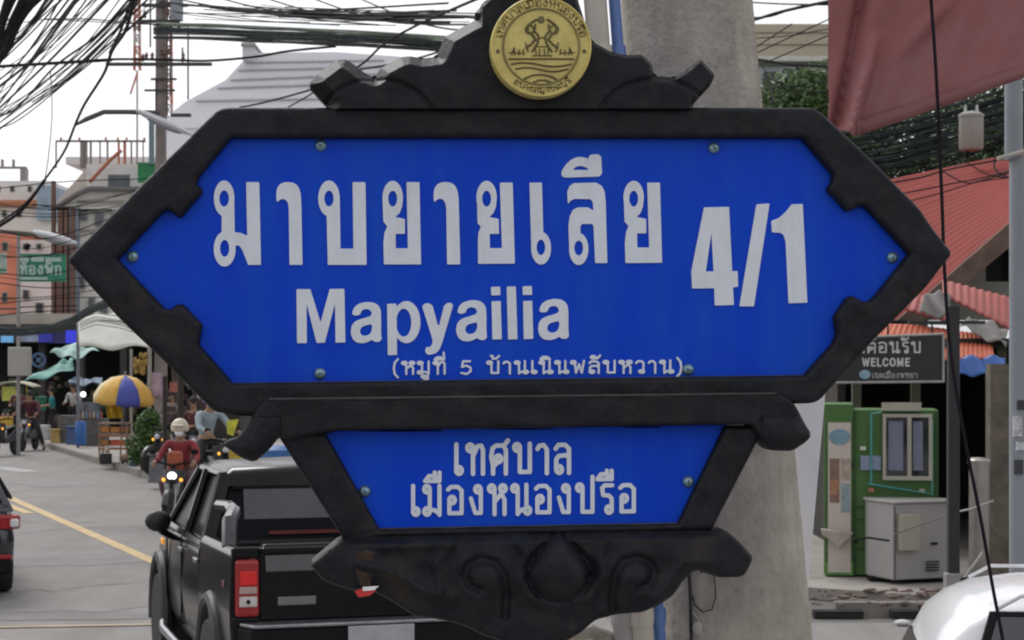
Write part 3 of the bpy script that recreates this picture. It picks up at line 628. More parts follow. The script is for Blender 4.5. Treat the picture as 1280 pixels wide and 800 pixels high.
# tailgate with pressed lines
m = MB(); m.prism([(.17, .79), (.17, 1.21), (.20, 1.235), (W_ - .20, 1.235), (W_ - .17, 1.21), (W_ - .17, .79)], -.01, .07, lambda p, t: (p[0], t, p[1])); m.build('tailgate', paint, pk, bevel=.012)
m = MB(); m.box((W_ / 2, -.018, 1.20), (1.5, .03, .04)); m.build('tailgate_lip', paint, pk, bevel=.012)
m = MB(); m.box((W_ / 2, -.022, 1.125), (1.46, .02, .11), rx=R(-14)); m.build('tailgate_panel', mat('paint_gloss', (.012, .013, .016), .2, .1, 3, coat=.6, spec=.6), pk, bevel=.01)
m = MB(); m.box((W_ / 2, -.022, 1.11), (.32, .02, .06)); m.build('tailgate_handle', black, pk, bevel=.01)
m = MB(); m.box((.40, -.017, .905), (.24, .008, .05)); m.build('badge', mat('badge_grey', (.20, .20, .21), .3, .1, 9, metal=.6), pk, bevel=.01)
m = MB(); pass
for x0 in (0, W_ - .17):
    for z0, z1 in ((.60, .815), (1.155, 1.22)): m = MB(); m.bbox(x0, x0 + .17, 0, .06, z0, z1); m.build('corner_panel', paint, pk, bevel=.01)
redl = mat('lamp_red', (.30, .012, .015), .22, .15, 12, coat=.4); clearl = mat('lamp_clear', (.42, .30, .28), .25, .2, 20)
for x0 in (.02, W_ - .16):
    m = MB(); m.bbox(x0, x0 + .145, -.035, .12, .82, 1.15); tl = m.build('tail_light', redl, pk, bevel=.02)
    m = MB(); m.box((x0 + .075, -.038, 1.045), (.105, .01, .08)); m.build('lens', mat('lamp_red_bright', (.60, .015, .015), .25, .1, 30, emit=.06), tl, bevel=.01)
    m = MB(); m.box((x0 + .075, -.038, .975), (.11, .01, .04)); m.build('lens', clearl, tl, bevel=.005)
    m = MB(); m.box((x0 + .075, -.038, .91), (.11, .012, .06)); q = m.build('lens', mat('lamp_white', (.5, .47, .45), .3, .2, 20), tl, bevel=.005)
    m = MB(); m.sphere((x0 + .075, -.045, .91), .013, 8); m.build('bulb', black, tl)
# bumper, step and plate
m = MB(); m.prism([(0.02, 0), (.1, -.17), (W_ - .1, -.17), (W_ - .02, 0)], .52, .765, lambda p, t: (p[0], p[1], t)); m.build('bumper', black, pk, bevel=.02)
chr_ = mat('chrome_dull', (.30, .31, .33), .3, .3, 9, metal=.8)
m = MB(); m.prism([(0.04, -.03), (.11, -.19), (W_ - .11, -.19), (W_ - .04, -.03)], .768, .79, lambda p, t: (p[0], p[1], t)); m.build('bumper_trim', chr_, pk, bevel=.008)
m = MB(); m.box((W_ / 2 - .03, -.195, .69), (.42, .012, .15)); m.build('number_plate', mat('plate_white', (.36, .37, .39), .5, .15, 12), pk, bevel=.005)
m = MB(); m.box((W_ / 2, -.19, .46), (.06, .1, .06)); m.sphere((W_ / 2, -.24, .51), .03, 8); m.build('tow_ball', black, pk)
# cab greenhouse
RZ, BZ = 1.60, 1.10
def gh(y, z, inx): return [(inx, y, z), (W_ - inx, y, z)]
cb = [(.05, 1.62, BZ), (W_ - .05, 1.62, BZ), (W_ - .05, 3.95, BZ), (.05, 3.95, BZ)]
ct = [(.20, 1.80, RZ - .05), (W_ - .20, 1.80, RZ - .05), (W_ - .20, 3.1, RZ - .06), (.20, 3.1, RZ - .06)]
m = MB(); m.add([Vector(p) + Vector((.012 if p[0] < 1 else -.012, .012 if p[1] < 2 else -.012, 0)) for p in cb + ct], [(0, 1, 5, 4), (1, 2, 6, 5), (2, 3, 7, 6), (3, 0, 4, 7)]); m.build('window', mat('cab_glass', (.010, .011, .013), .2, .1, 2, spec=.04), pk)
m = MB(); rr = []
for (y, z, i_) in ((1.74, RZ - .07, .20), (1.78, RZ - .02, .21), (1.95, RZ, .23), (2.6, RZ + .015, .22), (3.0, RZ - .005, .22), (3.18, RZ - .06, .20)):
    rr.append([(i_ - .03, y, z - .05), (i_ + .04, y, z), (W_ / 2, y, z + .02), (W_ - i_ - .04, y, z), (W_ - i_ + .03, y, z - .05), (W_ / 2, y, z - .055)])
shell(m, rr); m.build('roof', paint, pk, angle=60)
for sx in (0, 1):
    fx = (lambda x: x) if sx == 0 else (lambda x: W_ - x)
    m = MB()
    m.tube([(fx(.05), 1.66, BZ - .02), (fx(.20), 1.80, RZ - .05)], .055, 8)
    m.tube([(fx(.05), 3.95, BZ - .02), (fx(.20), 3.12, RZ - .06)], .035, 8)
    m.tube([(fx(.04), 2.72, BZ - .02), (fx(.19), 2.66, RZ - .05)], .035, 6)
    m.tube([(fx(.045), 1.66, BZ + .0), (fx(.045), 3.95, BZ + .0)], .03, 6)
    m.tube([(fx(.2), 1.8, RZ - .055), (fx(.2), 3.12, RZ - .06)], .028, 6)
    m.build('window_pillars', paint, pk)
m = MB(); m.tube([(.06, 1.64, BZ), (W_ - .06, 1.64, BZ)], .04, 6)
m.build('rear_sill', paint, pk)
m = MB(); m.box((W_ / 2, 1.765, RZ - .10), (1.36, .02, .09), rx=R(-12)); m.build('brake_light_band', black, pk)
m = MB(); m.box((W_ / 2, 1.62, BZ + .08), (.9, .012, .022)); m.build('red_strip', mat('dull_red', (.13, .02, .02), .5), pk)
m = MB(); m.grid(lambda u, v: (.32 + u * 1.22, 1.655 + .145 * (.25 + v * .45), BZ + .14 + v * .24), 1, 1); m.build('rear_window', mat('rear_glass', (.05, .053, .062), .12, .25, 3, spec=.6), pk)
# sport bar over the front of the bed
m = MB(); path = [(.06, .55, 1.18), (.07, .62, 1.33), (.12, .78, 1.375), (.14, 1.1, 1.385), (.12, 1.5, 1.37)]; m.tube(path, [.05, .05, .045, .04, .04], 8); m.build('sport_bar', mat('bar_black', (.03, .032, .035), .3, .1, 5, coat=.5), pk)
m = MB(); m.tube([(W_ - p[0], p[1], p[2]) for p in path], .045, 8)
m.build('sport_bar', mat('bar_black', (.03, .032, .035), .3, .1, 5, coat=.5), pk)
# mirrors, arches, wheels, steps, door pieces
for sx in (-1, 1):
    x = W_ / 2 + sx * (W_ / 2 + .13)
    m = MB(); m.sphere((x - sx * .03, 3.38, 1.15), .08, 12, (1.25, .7, .95)); mi = m.build('mirror', mat('mirror_black', (.01, .01, .011), .45, .1, 5), pk)
    m = MB(); m.tube([(x - sx * .05, 3.4, 1.08), (W_ / 2 + sx * (W_ / 2 - .02), 3.45, 1.03)], .025, 6); m.build('arm', black, mi)
    xo = W_ / 2 + sx * (W_ / 2 - .06)
    for yy, rr_ in ((.98, .41), (4.15, .41)):
        m = MB(); pts = [(xo + sx * .06, yy + (rr_ + .07) * cos(a), .37 + (rr_ + .06) * sin(a)) for a in [R(-5 + 19 * k) for k in range(11)]]
        m.tube(pts, .05, 8); m.build('wheel_arch', mat('arch_black', (.016, .016, .017), .55, .1, 8), pk)
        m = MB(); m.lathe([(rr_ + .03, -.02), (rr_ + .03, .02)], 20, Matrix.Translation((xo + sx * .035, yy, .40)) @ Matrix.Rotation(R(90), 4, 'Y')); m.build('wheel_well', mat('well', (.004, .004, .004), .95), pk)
        wheel(pk, xo + sx * (-.03), yy, .385, .25)
    m = MB(); m.tube([(xo + sx * .10, 1.55, .40), (xo + sx * .13, 1.8, .39), (xo + sx * .13, 3.3, .39), (xo + sx * .10, 3.6, .40)], .03, 8); m.build('side_step', chr_, pk)
    xs_ = W_ / 2 + sx * (W_ / 2 + .004)
    for yy in (2.05, 2.98):
        m = MB(); m.box((xs_, yy - .25, 1.0), (.03, .16, .03)); m.build('door_handle', chr_, pk, bevel=.008)
    m = MB()
    for yy in (1.63, 2.70, 3.68): m.box((xs_ - sx * .004, yy, .78), (.012, .008, .62))
    m.build('door_gap', black, pk)
    m = MB(); m.box((xs_ + sx * .01, 3.86, .97), (.02, .11, .05)); m.build('side_indicator', mat('amber', (.8, .32, .03), .3, emit=.5), pk, bevel=.01)
    m = MB(); m.box((xs_, .35, .98), (.012, .09, .04)); m.build('side_reflector', mat('dull_red', (.1, .02, .02)), pk)

# ------------------------------------------------------------------ cars seen in part
def car(name, label, loc, rz, pm, L_=4.3, Wc=1.72, H=1.45, zb=.92, rail=False, hatch=False, cat='car'):
    o = thing(name, label, cat, loc, rz); hw = Wc / 2
    def ring(y, z0, z1, x): return [(-x + .06, y, z0), (-x, y, z0 + .15), (-x - .01, y, (z0 + z1) / 2), (-x + .03, y, z1 - .07), (-x + .1, y, z1), (x - .1, y, z1), (x - .03, y, z1 - .07), (x + .01, y, (z0 + z1) / 2), (x, y, z0 + .15), (x - .06, y, z0)]
    m = MB(); shell(m, [ring(.0, .40, .72, hw - .16), ring(.06, .30, zb - .06, hw - .06), ring(.5, .24, zb, hw - .01), ring(1.6, .22, zb, hw), ring(3.0, .22, zb - .03, hw), ring(3.9, .25, zb - .16, hw - .05), ring(4.2, .32, zb - .28, hw - .12), ring(4.3, .40, .55, hw - .22)]); m.build('body', pm, o, angle=60)
    prof = ([(.04, zb), (.09, zb + .20), (.16, zb + .34), (.25, H - .09), (.36, H - .04), (.55, H - .012), (1.0, H), (1.7, H + .005), (2.1, H - .015), (2.45, H - .07), (2.8, zb + .28), (3.1, zb + .13), (3.35, zb)] if hatch else
            [(.35, zb), (.55, zb + .12), (.75, zb + .26), (.95, H - .07), (1.2, H - .02), (1.5, H), (1.9, H), (2.2, H - .015), (2.45, H - .07), (2.8, zb + .28), (3.1, zb + .13), (3.35, zb)])
    def wz(z): return hw - .06 - .20 * max(0, (z - zb)) / (H - zb)
    rr = []
    for y, z in prof:
        wt = wz(z); z0 = zb - .06; w0_ = wz(zb)
        rr.append([(-w0_, y, z0), (-(w0_ * .5 + wt * .5), y, (z0 + z) / 2), (-wt, y, z - .045), (-wt + .035, y, z - .012), (-wt * .55, y, z + .016), (0, y, z + .022), (wt * .55, y, z + .016), (wt - .035, y, z - .012), (wt, y, z - .045), (w0_ * .5 + wt * .5, y, (z0 + z) / 2), (w0_, y, z0)])
    m = MB(); shell(m, rr); m.build('roof', pm, o, angle=50)
    cg = mat('car_glass', (.05, .055, .06), .08, .1, 2, spec=.7)
    def sidep(y, z, s_, off): t = (z - zb + .06) / (H - zb); return (s_ * (wz(zb) + (wz(z) - wz(zb)) * max(0, t) * 1.0 + off), y, z)
    for s_ in (-1, 1):
        for poly, nm in (([(.20, zb + .06), (.33, H - .055), (1.62, H - .045), (1.66, zb + .03)], 'window'), ([(1.74, zb + .03), (1.70, H - .045), (2.3, H - .07), (2.95, zb + .06), (2.95, zb + .03)], 'window')):
            m = MB(); m.prism(poly, -.01, .022, lambda p, t: sidep(p[0], p[1], s_, t)); wd_ = m.build('window_frame', black, o)
            cy = sum(q[0] for q in poly) / len(poly); cz = sum(q[1] for q in poly) / len(poly)
            m = MB(); m.prism([(cy + (q[0] - cy) * .955, cz + (q[1] - cz) * .91) for q in poly], 0, .027, lambda p, t: sidep(p[0], p[1], s_, t)); m.build('window', cg, o)
    y0_, z0_, y1_, z1_ = (.05, zb + .02, .13, zb + .20) if hatch else (.42, zb + .04, .93, H - .10)
    m = MB(); m.prism([(-wz(z0_) + .1, 0), (wz(z0_) - .1, 0), (wz(z1_) - .1, 1), (-wz(z1_) + .1, 1)], -.03, .0, lambda p, t: (p[0], y0_ + (y1_ - y0_) * p[1] + t - .012, z0_ + (z1_ - z0_) * p[1] + .02)); m.build('rear_window', mat('cab_glass', (.012, .013, .016), .12, .1, 2, spec=.35), o)
    for s_ in (-1, 1):
        for yy in (.8, 3.4): wheel(o, s_ * (hw - .11), yy, .31, .2)
        m = MB(); m.box((s_ * (hw - .12), .03, .80), (.26, .12, .15)); tl = m.build('tail_light', redl, o, bevel=.03)
        m = MB(); m.box((s_ * (hw - .05), .0, .79), (.09, .11, .09)); m.build('lens', mat('lens_white', (.6, .6, .6), .2), tl, bevel=.02)
        m = MB(); m.box((s_ * (hw - .14), .02, .44), (.13, .06, .045)); m.build('reflector', redl, o, bevel=.01)
        if not hatch: m = MB(); m.sphere((s_ * (hw + .1), 2.85, zb + .03), .08, 10, (1.2, .8, .9)); m.build('mirror', pm, o)
    m = MB(); m.box((0, .06, .34), (Wc - .14, .12, .16)); m.build('bumper', black, o, bevel=.03)
    if rail:
        for s_ in (-1, 1):
            m = MB(); m.tube([(s_ * (hw - .27), .36, H - .05), (s_ * (hw - .27), .46, H + .006), (s_ * (hw - .27), 1.5, H + .016), (s_ * (hw - .27), 2.1, H + .01), (s_ * (hw - .27), 2.25, H - .03)], .009, 6); m.build('roof_rail', mat('rail_white', (.6, .6, .62), .3), o)
    return o
car('sedan', 'dark hatchback with a red tail light cut off by the left photo edge', (XX(22, 19.6) - .84, 19.5, 0), R(20), mat('car_black', (.016, .017, .024), .25, .1, 3, coat=.8), hatch=True, zb=.96, H=1.38)
car('white_car', 'white car roof with a rail at the bottom right corner', (1.71, 8.5, 0), R(-98), mat('car_white', (.72, .73, .76), .28, .03, 3, coat=.6), rail=True, hatch=True, H=1.485, zb=.98)
# ------------------------------------------------------------------ right-hand side: corner shop
def plane_quad(m, a, b, c, d, nu, nv, amp=0., ridges=0, thick=None, nfun=None):
    a, b, c, d = map(Vector, (a, b, c, d)); N = (b - a).cross(d - a).normalized()
    def fn(u, v):
        p = (a * (1 - u) + b * u) * (1 - v) + (d * (1 - u) + c * u) * v
        o = amp * sin(u * ridges * 2 * pi) if ridges else 0
        if nfun: o += nfun(u, v)
        return p + N * o
    m.grid(fn, nu, nv)
shop = thing('corner_shop', 'open fronted corner shop under a red corrugated roof behind the WELCOME sign', 'shop', (XX(1100, 26), 26, 0))
sx0, sy0 = shop.location.x, shop.location.y
def SL(p): return Vector(p) - Vector((sx0, sy0, 0))
redroof = mat('roof_red', (.24, .045, .038), .8, .12, 1.2, .1, col2=(.14, .06, .05), c2amt=.44, c2scale=.8, spec=.2)
A = at(1300, 248, 25); B = at(1112, 411, 25); Dd = at(1300, 186, 31); Cc = at(1050, 238, 31)
m = MB(); a_, b_, c_, d_ = [SL(q) for q in (A, B, Cc, Dd)]; N_ = (b_ - a_).cross(d_ - a_).normalized()
m.grid(lambda u, v: (a_ * (1 - u) + b_ * u) * (1 - v) + (d_ * (1 - u) + c_ * u) * v + N_ * (.018 * sin(v * 22 * 2 * pi)), 4, 200); m.build('roof', redroof, shop, solid=.02, angle=80)
woodb = mat('beam_brown', (.13, .085, .065), .85, .3, 4, .3)
m = MB(); o1 = Vector((0, 0, -.07)); 
for k, (dz0, dz1) in enumerate(((.03, -.12),)):
    a1, b1 = SL(A), SL(B); a1 = a1 + Vector((0, -.03, 0)); b1 = b1 + Vector((0, -.03, 0)); n_ = Vector((.0, .1, 0))
    vs = [a1 + Vector((0, 0, dz0)), b1 + Vector((0, 0, dz0)), b1 + Vector((0, 0, dz1 - .12)), a1 + Vector((0, 0, dz1 - .18))]; vs += [v + n_ for v in vs]
    m.add(vs, [(0, 1, 2, 3), (7, 6, 5, 4), (0, 4, 5, 1), (3, 2, 6, 7), (0, 3, 7, 4), (1, 5, 6, 2)])
m.build('fascia_board', woodb, shop)
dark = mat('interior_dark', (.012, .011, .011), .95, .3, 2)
wallp = mat('wall_pale', (.22, .22, .19), .9, .15, 1.5, .2, col2=(.12, .12, .10), c2amt=.4, c2scale=1.2)
# upper wall between the roofs with a window opening
def panel(m, x0, x1, y0, y1, Y, t=.15):
    a = at(x0, y1, Y); b = at(x1, y0, Y); m.bbox(a.x - sx0, b.x - sx0, Y - sy0, Y - sy0 + t, a.z, b.z)
m = MB(); m.prism([(1186, 357), (1232, 317), (1232, 400), (1140, 400)], 0, .15, lambda p, t: SL(at(p[0], p[1], 25.8)) + Vector((0, t, 0))); panel(m, 1232, 1290, 352, 400, 25.8); panel(m, 1262, 1290, 292, 352, 25.8); m.build('wall', wallp, shop)
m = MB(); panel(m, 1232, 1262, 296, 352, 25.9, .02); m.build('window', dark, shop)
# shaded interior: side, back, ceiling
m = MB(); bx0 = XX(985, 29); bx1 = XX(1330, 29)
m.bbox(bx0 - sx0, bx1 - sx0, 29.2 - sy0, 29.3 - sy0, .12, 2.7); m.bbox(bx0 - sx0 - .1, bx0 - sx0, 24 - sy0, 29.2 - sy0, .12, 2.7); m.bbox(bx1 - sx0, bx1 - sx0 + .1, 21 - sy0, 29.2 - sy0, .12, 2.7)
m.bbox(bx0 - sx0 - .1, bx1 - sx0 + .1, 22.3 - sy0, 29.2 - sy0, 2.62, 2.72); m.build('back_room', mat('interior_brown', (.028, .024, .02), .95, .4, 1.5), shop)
m = MB()
for px in (1066, 1140, 1248): m.bbox(XX(px, 22.4) - sx0, XX(px, 22.4) - sx0 + .1, 22.4 - sy0, 22.5 - sy0, .12, 2.62)
m.build('post', mat('post_olive', (.06, .06, .04), .9, .3, 4), shop)
# lower patched awnings
pinkred = mat('sheet_pink', (.32, .065, .055), .6, .15, 2, .1, col2=(.25, .08, .07), c2amt=.4, c2scale=2)
oran = mat('awning_orange', (.50, .12, .06), .6, .12, 3, col2=(.75, .35, .28), c2amt=.38, c2scale=1.6)
def awn(name, label, q, m_, ridges=0, amp=.0, nfun=None, cat='awning', nu=60, nv=8):
    c = q[0]; m = MB(); plane_quad(m, *[Vector(p) - c for p in q], nu, nv, amp, ridges, nfun=nfun); o = m.build(name, m_, None, solid=.012, loc=c); tag(o, label, cat); return o
awn('roof_sheet', 'faded red roof sheet sloping below the beam, right of the black post', [at(1178, 368, 22.6), at(1262, 412, 22.9), at(1262, 372, 24), at(1178, 350, 24)], pinkred, 9, .010, cat='roof sheet', nu=80)
awn('roof_sheet', 'small faded red roof sheet beside the right point of the blue sign', [at(1128, 386, 22.8), at(1182, 402, 22.8), at(1182, 372, 24), at(1136, 368, 24)], pinkred, 5, .010, cat='roof sheet', nu=50)
crum = lambda u, v: .03 * sin(u * 9 + v * 3) + .02 * sin(v * 11 + u * 17)
awn('tarpaulin', 'crumpled grey tarpaulin over the red sheets near the grey pole', [at(1200, 408, 22.2), at(1258, 434, 22.2), at(1260, 412, 22.6), at(1212, 396, 22.6)], mat('tarp_grey', (.20, .19, .18), .8, .3, 4, .3), nfun=crum, cat='tarpaulin', nu=24, nv=12)
awn('tarpaulin', 'crumpled grey tarpaulin lump above the small red roof sheet', [at(1148, 392, 22.3), at(1190, 398, 22.3), at(1188, 366, 22.6), at(1156, 366, 22.6)], MATS['tarp_grey'], nfun=crum, cat='tarpaulin', nu=24, nv=12)
awn('awning', 'bright orange awning sheet behind the top of the WELCOME sign', [at(1085, 424, 22), at(1190, 452, 22), at(1190, 412, 22.8), at(1100, 402, 22.8)], oran, 14, .005, nu=90)
awn('awning', 'orange awning sheet just above the blue tarpaulin', [at(1196, 449, 21.9), at(1243, 448, 21.9), at(1238, 419, 22.6), at(1196, 414, 22.6)], oran, 8, .006, nu=60)
awn('tarpaulin', 'bright blue tarpaulin strip hanging below the orange awning', [at(1196, 469, 21.7), at(1257, 469, 21.7), at(1257, 446, 21.9), at(1196, 446, 21.9)], mat('tarp_blue', (.03, .10, .34), .5, .2, 3, col2=(.12, .22, .45), c2amt=.3, c2scale=3), nfun=lambda u, v: .03 * sin(u * 14 + v * 4), cat='tarpaulin', nu=24)
# welcome sign
ws = thing('welcome_sign', 'black WELCOME signboard with a thin pale frame on the right', 'sign', at(1115, 448, 19)); wy = 19
wl = ws.location.copy()
def WL(px, py, t=0): return at(px, py, wy) - wl + Vector((0, t, 0))
m = MB(); m.prism([(1022, 478), (1179, 476.5), (1179, 418), (1022, 424)], 0, .04, lambda p, t: WL(p[0], p[1], t)); m.build('board', mat('board_black', (.014, .014, .018), .5, .2, 4), ws)
frm = mat('frame_pale', (.32, .32, .30), .5, .15, 8)
for a, b in (((1022, 478.5), (1180, 477)), ((1179, 478), (1179, 417)), ((1180, 417.5), (1022, 423.5))):
    m = MB(); m.tube([WL(*a, -.01), WL(*b, -.01)], .012, 4); m.build('frame_bar', frm, ws)
let_w = mat('lettering_white', (.50, .50, .48), .6)
wf = lambda a, b, t: tuple(WL(a, b, t - .002))
letters(text_ops('ยินดีต้อนรับ', 1040, 1154, 441, 13.5, 1.0), 'lettering', .5, -.004, let_w, ws, wf)['kind'] = 'stuff'
letters(text_ops('WELCOME', 1078, 1139, 457.5, 9.5, 1.0), 'lettering', .5, -.004, let_w, ws, wf)
letters(text_ops('เขตเมืองพัทยา'.replace('ั', ''), 1090, 1148, 472.5, 6, .55), 'lettering', .4, -.004, mat('lettering_dim', (.30, .30, .29), .6), ws, wf)
contour([('+e', 1081, 468, 7, 5.6)], .5, lambda x, y, d: wf(x, y, -.004), lambda x, y: wf(x, y, 0)).build('emblem', mat('emblem_blue', (.20, .32, .40), .5, .4, 60), ws)
m = MB(); m.tube([at(1185, 404, 19.1) - wl, at(1090, 402, 19.1) - wl], .02, 6); m.tube([at(1110, 403, 19.1) - wl, at(1110, 422, 19.02) - wl], .01, 5); m.tube([at(1165, 404, 19.1) - wl, at(1165, 420, 19.02) - wl], .01, 5); m.build('hanger', black, ws)
# green kiosk
grn = mat('kiosk_green', (.055, .135, .03), .6, .2, 2, .1, col2=(.022, .065, .015), c2amt=.38, c2scale=2)
KY = 20.8; kp = gr(1030, 733)
kk = thing('kiosk', 'green painted kiosk with a pale poster door and a sliding window', 'kiosk', (XX(1030, KY), KY, .12)); kk.rotation_euler = (0, 0, R(-9.2))
def KX(px): return XX(px, KY) - kk.location.x
def KZ(py): return ZZ(py, KY) - .12
m = MB(); m.bbox(0, KX(1066), 0, .9, .02, KZ(505)); m.build('door_side', grn, kk, bevel=.01)
m = MB(); m.bbox(KX(1066), KX(1170), .02, .9, .02, KZ(512)); m.build('front_wall', grn, kk, bevel=.01)
pst = mat('poster_cream', (.52, .46, .41), .6, .1, 3, col2=(.55, .50, .46), c2amt=.4, c2scale=2)
m = MB(); m.bbox(KX(1035), KX(1063), -.02, 0, KZ(715), KZ(528)); m.build('poster', pst, kk)
contour([('+e', 1049, 546, 13, 10)], 1, lambda x, y, d: (KX(x), -.024, KZ(y)), lambda x, y: (KX(x), -.02, KZ(y))).build('poster_print', mat('print_blue', (.16, .26, .33), .6, .3, 15), kk)
for (x0, x1, y0, y1, c_) in ((1037, 1049, 573, 628, (.20, .12, .09)), (1051, 1062, 573, 600, (.38, .30, .24)), (1051, 1062, 604, 640, (.22, .28, .30)), (1038, 1048, 600, 618, (.42, .22, .12))):
    m = MB(); m.bbox(KX(x0), KX(x1), -.024, -.0205, KZ(y1), KZ(y0)); m.build('poster_print', mat('print%d%d' % (x0, y0), c_, .6, .35, 20), kk)
m = MB(); m.prism([(1026, 660), (1066, 664), (1062, 670), (1048, 684), (1038, 674), (1028, 668)], -.14, -.03, lambda p, t: (KX(p[0]), t, KZ(p[1]))); m.build('tray', mat('tray_cream', (.38, .33, .29), .6), kk, bevel=.01)
fr = mat('aluminium_cream', (.36, .34, .28), .5, .1, 5)
for (x0, x1, y0, y1) in ((1102, 1162, 517, 521), (1102, 1162, 594, 599), (1102, 1106, 521, 594), (1132, 1137, 521, 594), (1158, 1162, 521, 594), (1101, 1149, 503, 513)):
    m = MB(); m.bbox(KX(x0), KX(x1), -.05, .02, KZ(y1), KZ(y0)); m.build('window_frame', fr, kk)
m = MB(); m.bbox(KX(1105), KX(1160), .0, .02, KZ(595), KZ(520)); m.build('window', glassd, kk)
for x0, x1 in ((1109, 1127), (1139, 1151)):
    m = MB(); m.bbox(KX(x0), KX(x1), -.006, -.001, KZ(587), KZ(526)); m.build('curtain', mat('curtain_blue', (.17, .19, .26), .4, .15, 3), kk)
m = MB(); m.tube([(KX(1088), -.03, KZ(604)), (KX(1088), -.03, KZ(517)), (KX(1100), -.03, KZ(515))], .012, 5); m.tube([(KX(1084), -.03, KZ(604)), (KX(1162), -.03, KZ(616)), (KX(1162), -.03, KZ(525))], .012, 5); m.build('cable_conduit', mat('teal_conduit', (.06, .28, .26), .5), kk)
m = MB(); m.bbox(KX(1075), KX(1100), -.012, -.0, KZ(587), KZ(569)); m.build('notice', mat('notice', (.22, .26, .36), .6, .4, 30), kk)
for x_ in (KX(1068), KX(1168)):
    m = MB(); m.bbox(x_ - .012, x_ + .012, .004, .03, .02, KZ(513)); m.build('corner_trim', mat('kiosk_green_dark', (.02, .065, .012), .6, .3, 4), kk)
m = MB(); [m.bbox(KX(1070), KX(1165), .012, .021, z_, z_ + .012) for z_ in (.3, .62, .75)]; m.build('panel_seam', MATS['kiosk_green_dark'], kk)
m = MB(); m.bbox(KX(1031), KX(1066), -.012, .0, .02, .16); m.build('kick_plate', mat('kiosk_green_light', (.09, .25, .05), .6, .2, 3), kk)
for i_, (x_, z_, c_) in enumerate(((KX(1064), KZ(580), (.02, .02, .02)), (KX(1088), KZ(612), (.45, .16, .10)), (KX(1150), KZ(612), (.35, .33, .3)), (KX(1078), KZ(560), (.5, .5, .45)))):
    m = MB(); m.bbox(x_ - .03, x_ + .03, -.018, .01, z_ - .02, z_ + .02); m.build('sticker', mat('kiosk_sticker%d' % i_, c_, .6, .4, 30), kk)
# grey cabinet with two faces
cabm = mat('cabinet_grey', (.31, .30, .29), .55, .08, 1.5, .05, col2=(.16, .155, .15), c2amt=.32, c2scale=2)
CY = 20.0
cbt = thing('metal_cabinet', 'grey two sided metal cabinet standing in front of the green kiosk', 'cabinet', (XX(1117, CY), CY, .12))
def CXZ(px, py, Y): p = at(px, py, Y); return (p.x - cbt.location.x, Y - CY, p.z - .12)
pa, pb, pc = (XX(1085, 20.45) - cbt.location.x, .45), (0, 0), (XX(1186, 20.25) - cbt.location.x, .25)
m = MB(); m.prism([pa, pb, pc, (pc[0], .5), (pa[0], .62)], .05, .85, lambda p, t: (p[0], p[1], t)); m.build('body', cabm, cbt, bevel=.015)
m = MB(); m.prism([(pa[0] - .02, pa[1]), (0, -.03), (pc[0] + .02, pc[1] - .03), (pc[0] + .02, .52), (pa[0] - .02, .64)], .85, .875, lambda p, t: (p[0], p[1], t)); m.build('top', mat('cabinet_top', (.36, .35, .33), .5), cbt, bevel=.008)
m = MB(); m.box((.16, .02, .55), (.24, .10, .38), rz=math.atan2(.25, pc[0])); m.build('meter_box', mat('meter_cream', (.33, .31, .25), .6, .1, 4), cbt, bevel=.01)
for z_ in (.12, .15, .18, .21): m = MB(); m.box((.44, .145, z_ + .02), (.16, .012, .012), rz=math.atan2(.25, pc[0])); m.build('vent_slot', black, cbt)
m = MB(); m.box((.012, -.004, .44), (.014, .014, .76)); m.build('corner_seam', mat('seam_dark', (.08, .08, .078), .7), cbt)
m = MB(); m.box((.46, .155, .42), (.07, .02, .025), rz=math.atan2(.25, pc[0])); m.build('handle', black, cbt)
m = MB(); m.bbox(pa[0], pc[0] * .95, .3, .5, -.0, .05); m.build('plinth', black, cbt)
# chained bar
m = MB(); m.tube([at(1069, 675, 19.8), at(1085, 672, 19.7), at(1112, 676, 19.6)], .012, 6); m.sphere(at(1069, 676, 19.8), .03, 8); tag(m.build('pole_clamp', black), 'short black bar with a knob between kiosk door and cabinet', 'bar')
m = MB(); m.tube([at(1118, 668, 19.7), at(1150, 656, 19.4), at(1186, 644, 17.2)], .008, 5); tag(m.build('rope', mat('rope_grey', (.12, .12, .11), .8)), 'thin rope stretched from the grey cabinet up to the black post', 'rope')
# black post in a concrete foot
bp_ = thing('sign_post', 'slim black post in a square concrete foot beside the WELCOME sign', 'post', (XX(1191.5, 17.1), 17.1, 0))
m = MB(); m.bbox(-.05, .05, -.045, .045, .5, ZZ(382, 17.1)); m.build('post', mat('post_black', (.014, .014, .016), .5, .2, 6), bp_, bevel=.006)
m = MB(); m.bbox(-.075, .075, -.07, .07, 0, ZZ(716, 17.1)); m.build('footing', mat('footing_grey', (.26, .25, .24), .9, .2, 8, .3), bp_, bevel=.01)
m = MB(); m.bbox(-.4, .28, -.03, .03, ZZ(405, 17.1), ZZ(401, 17.1)); m.build('cross_bar', MATS['post_black'], bp_)
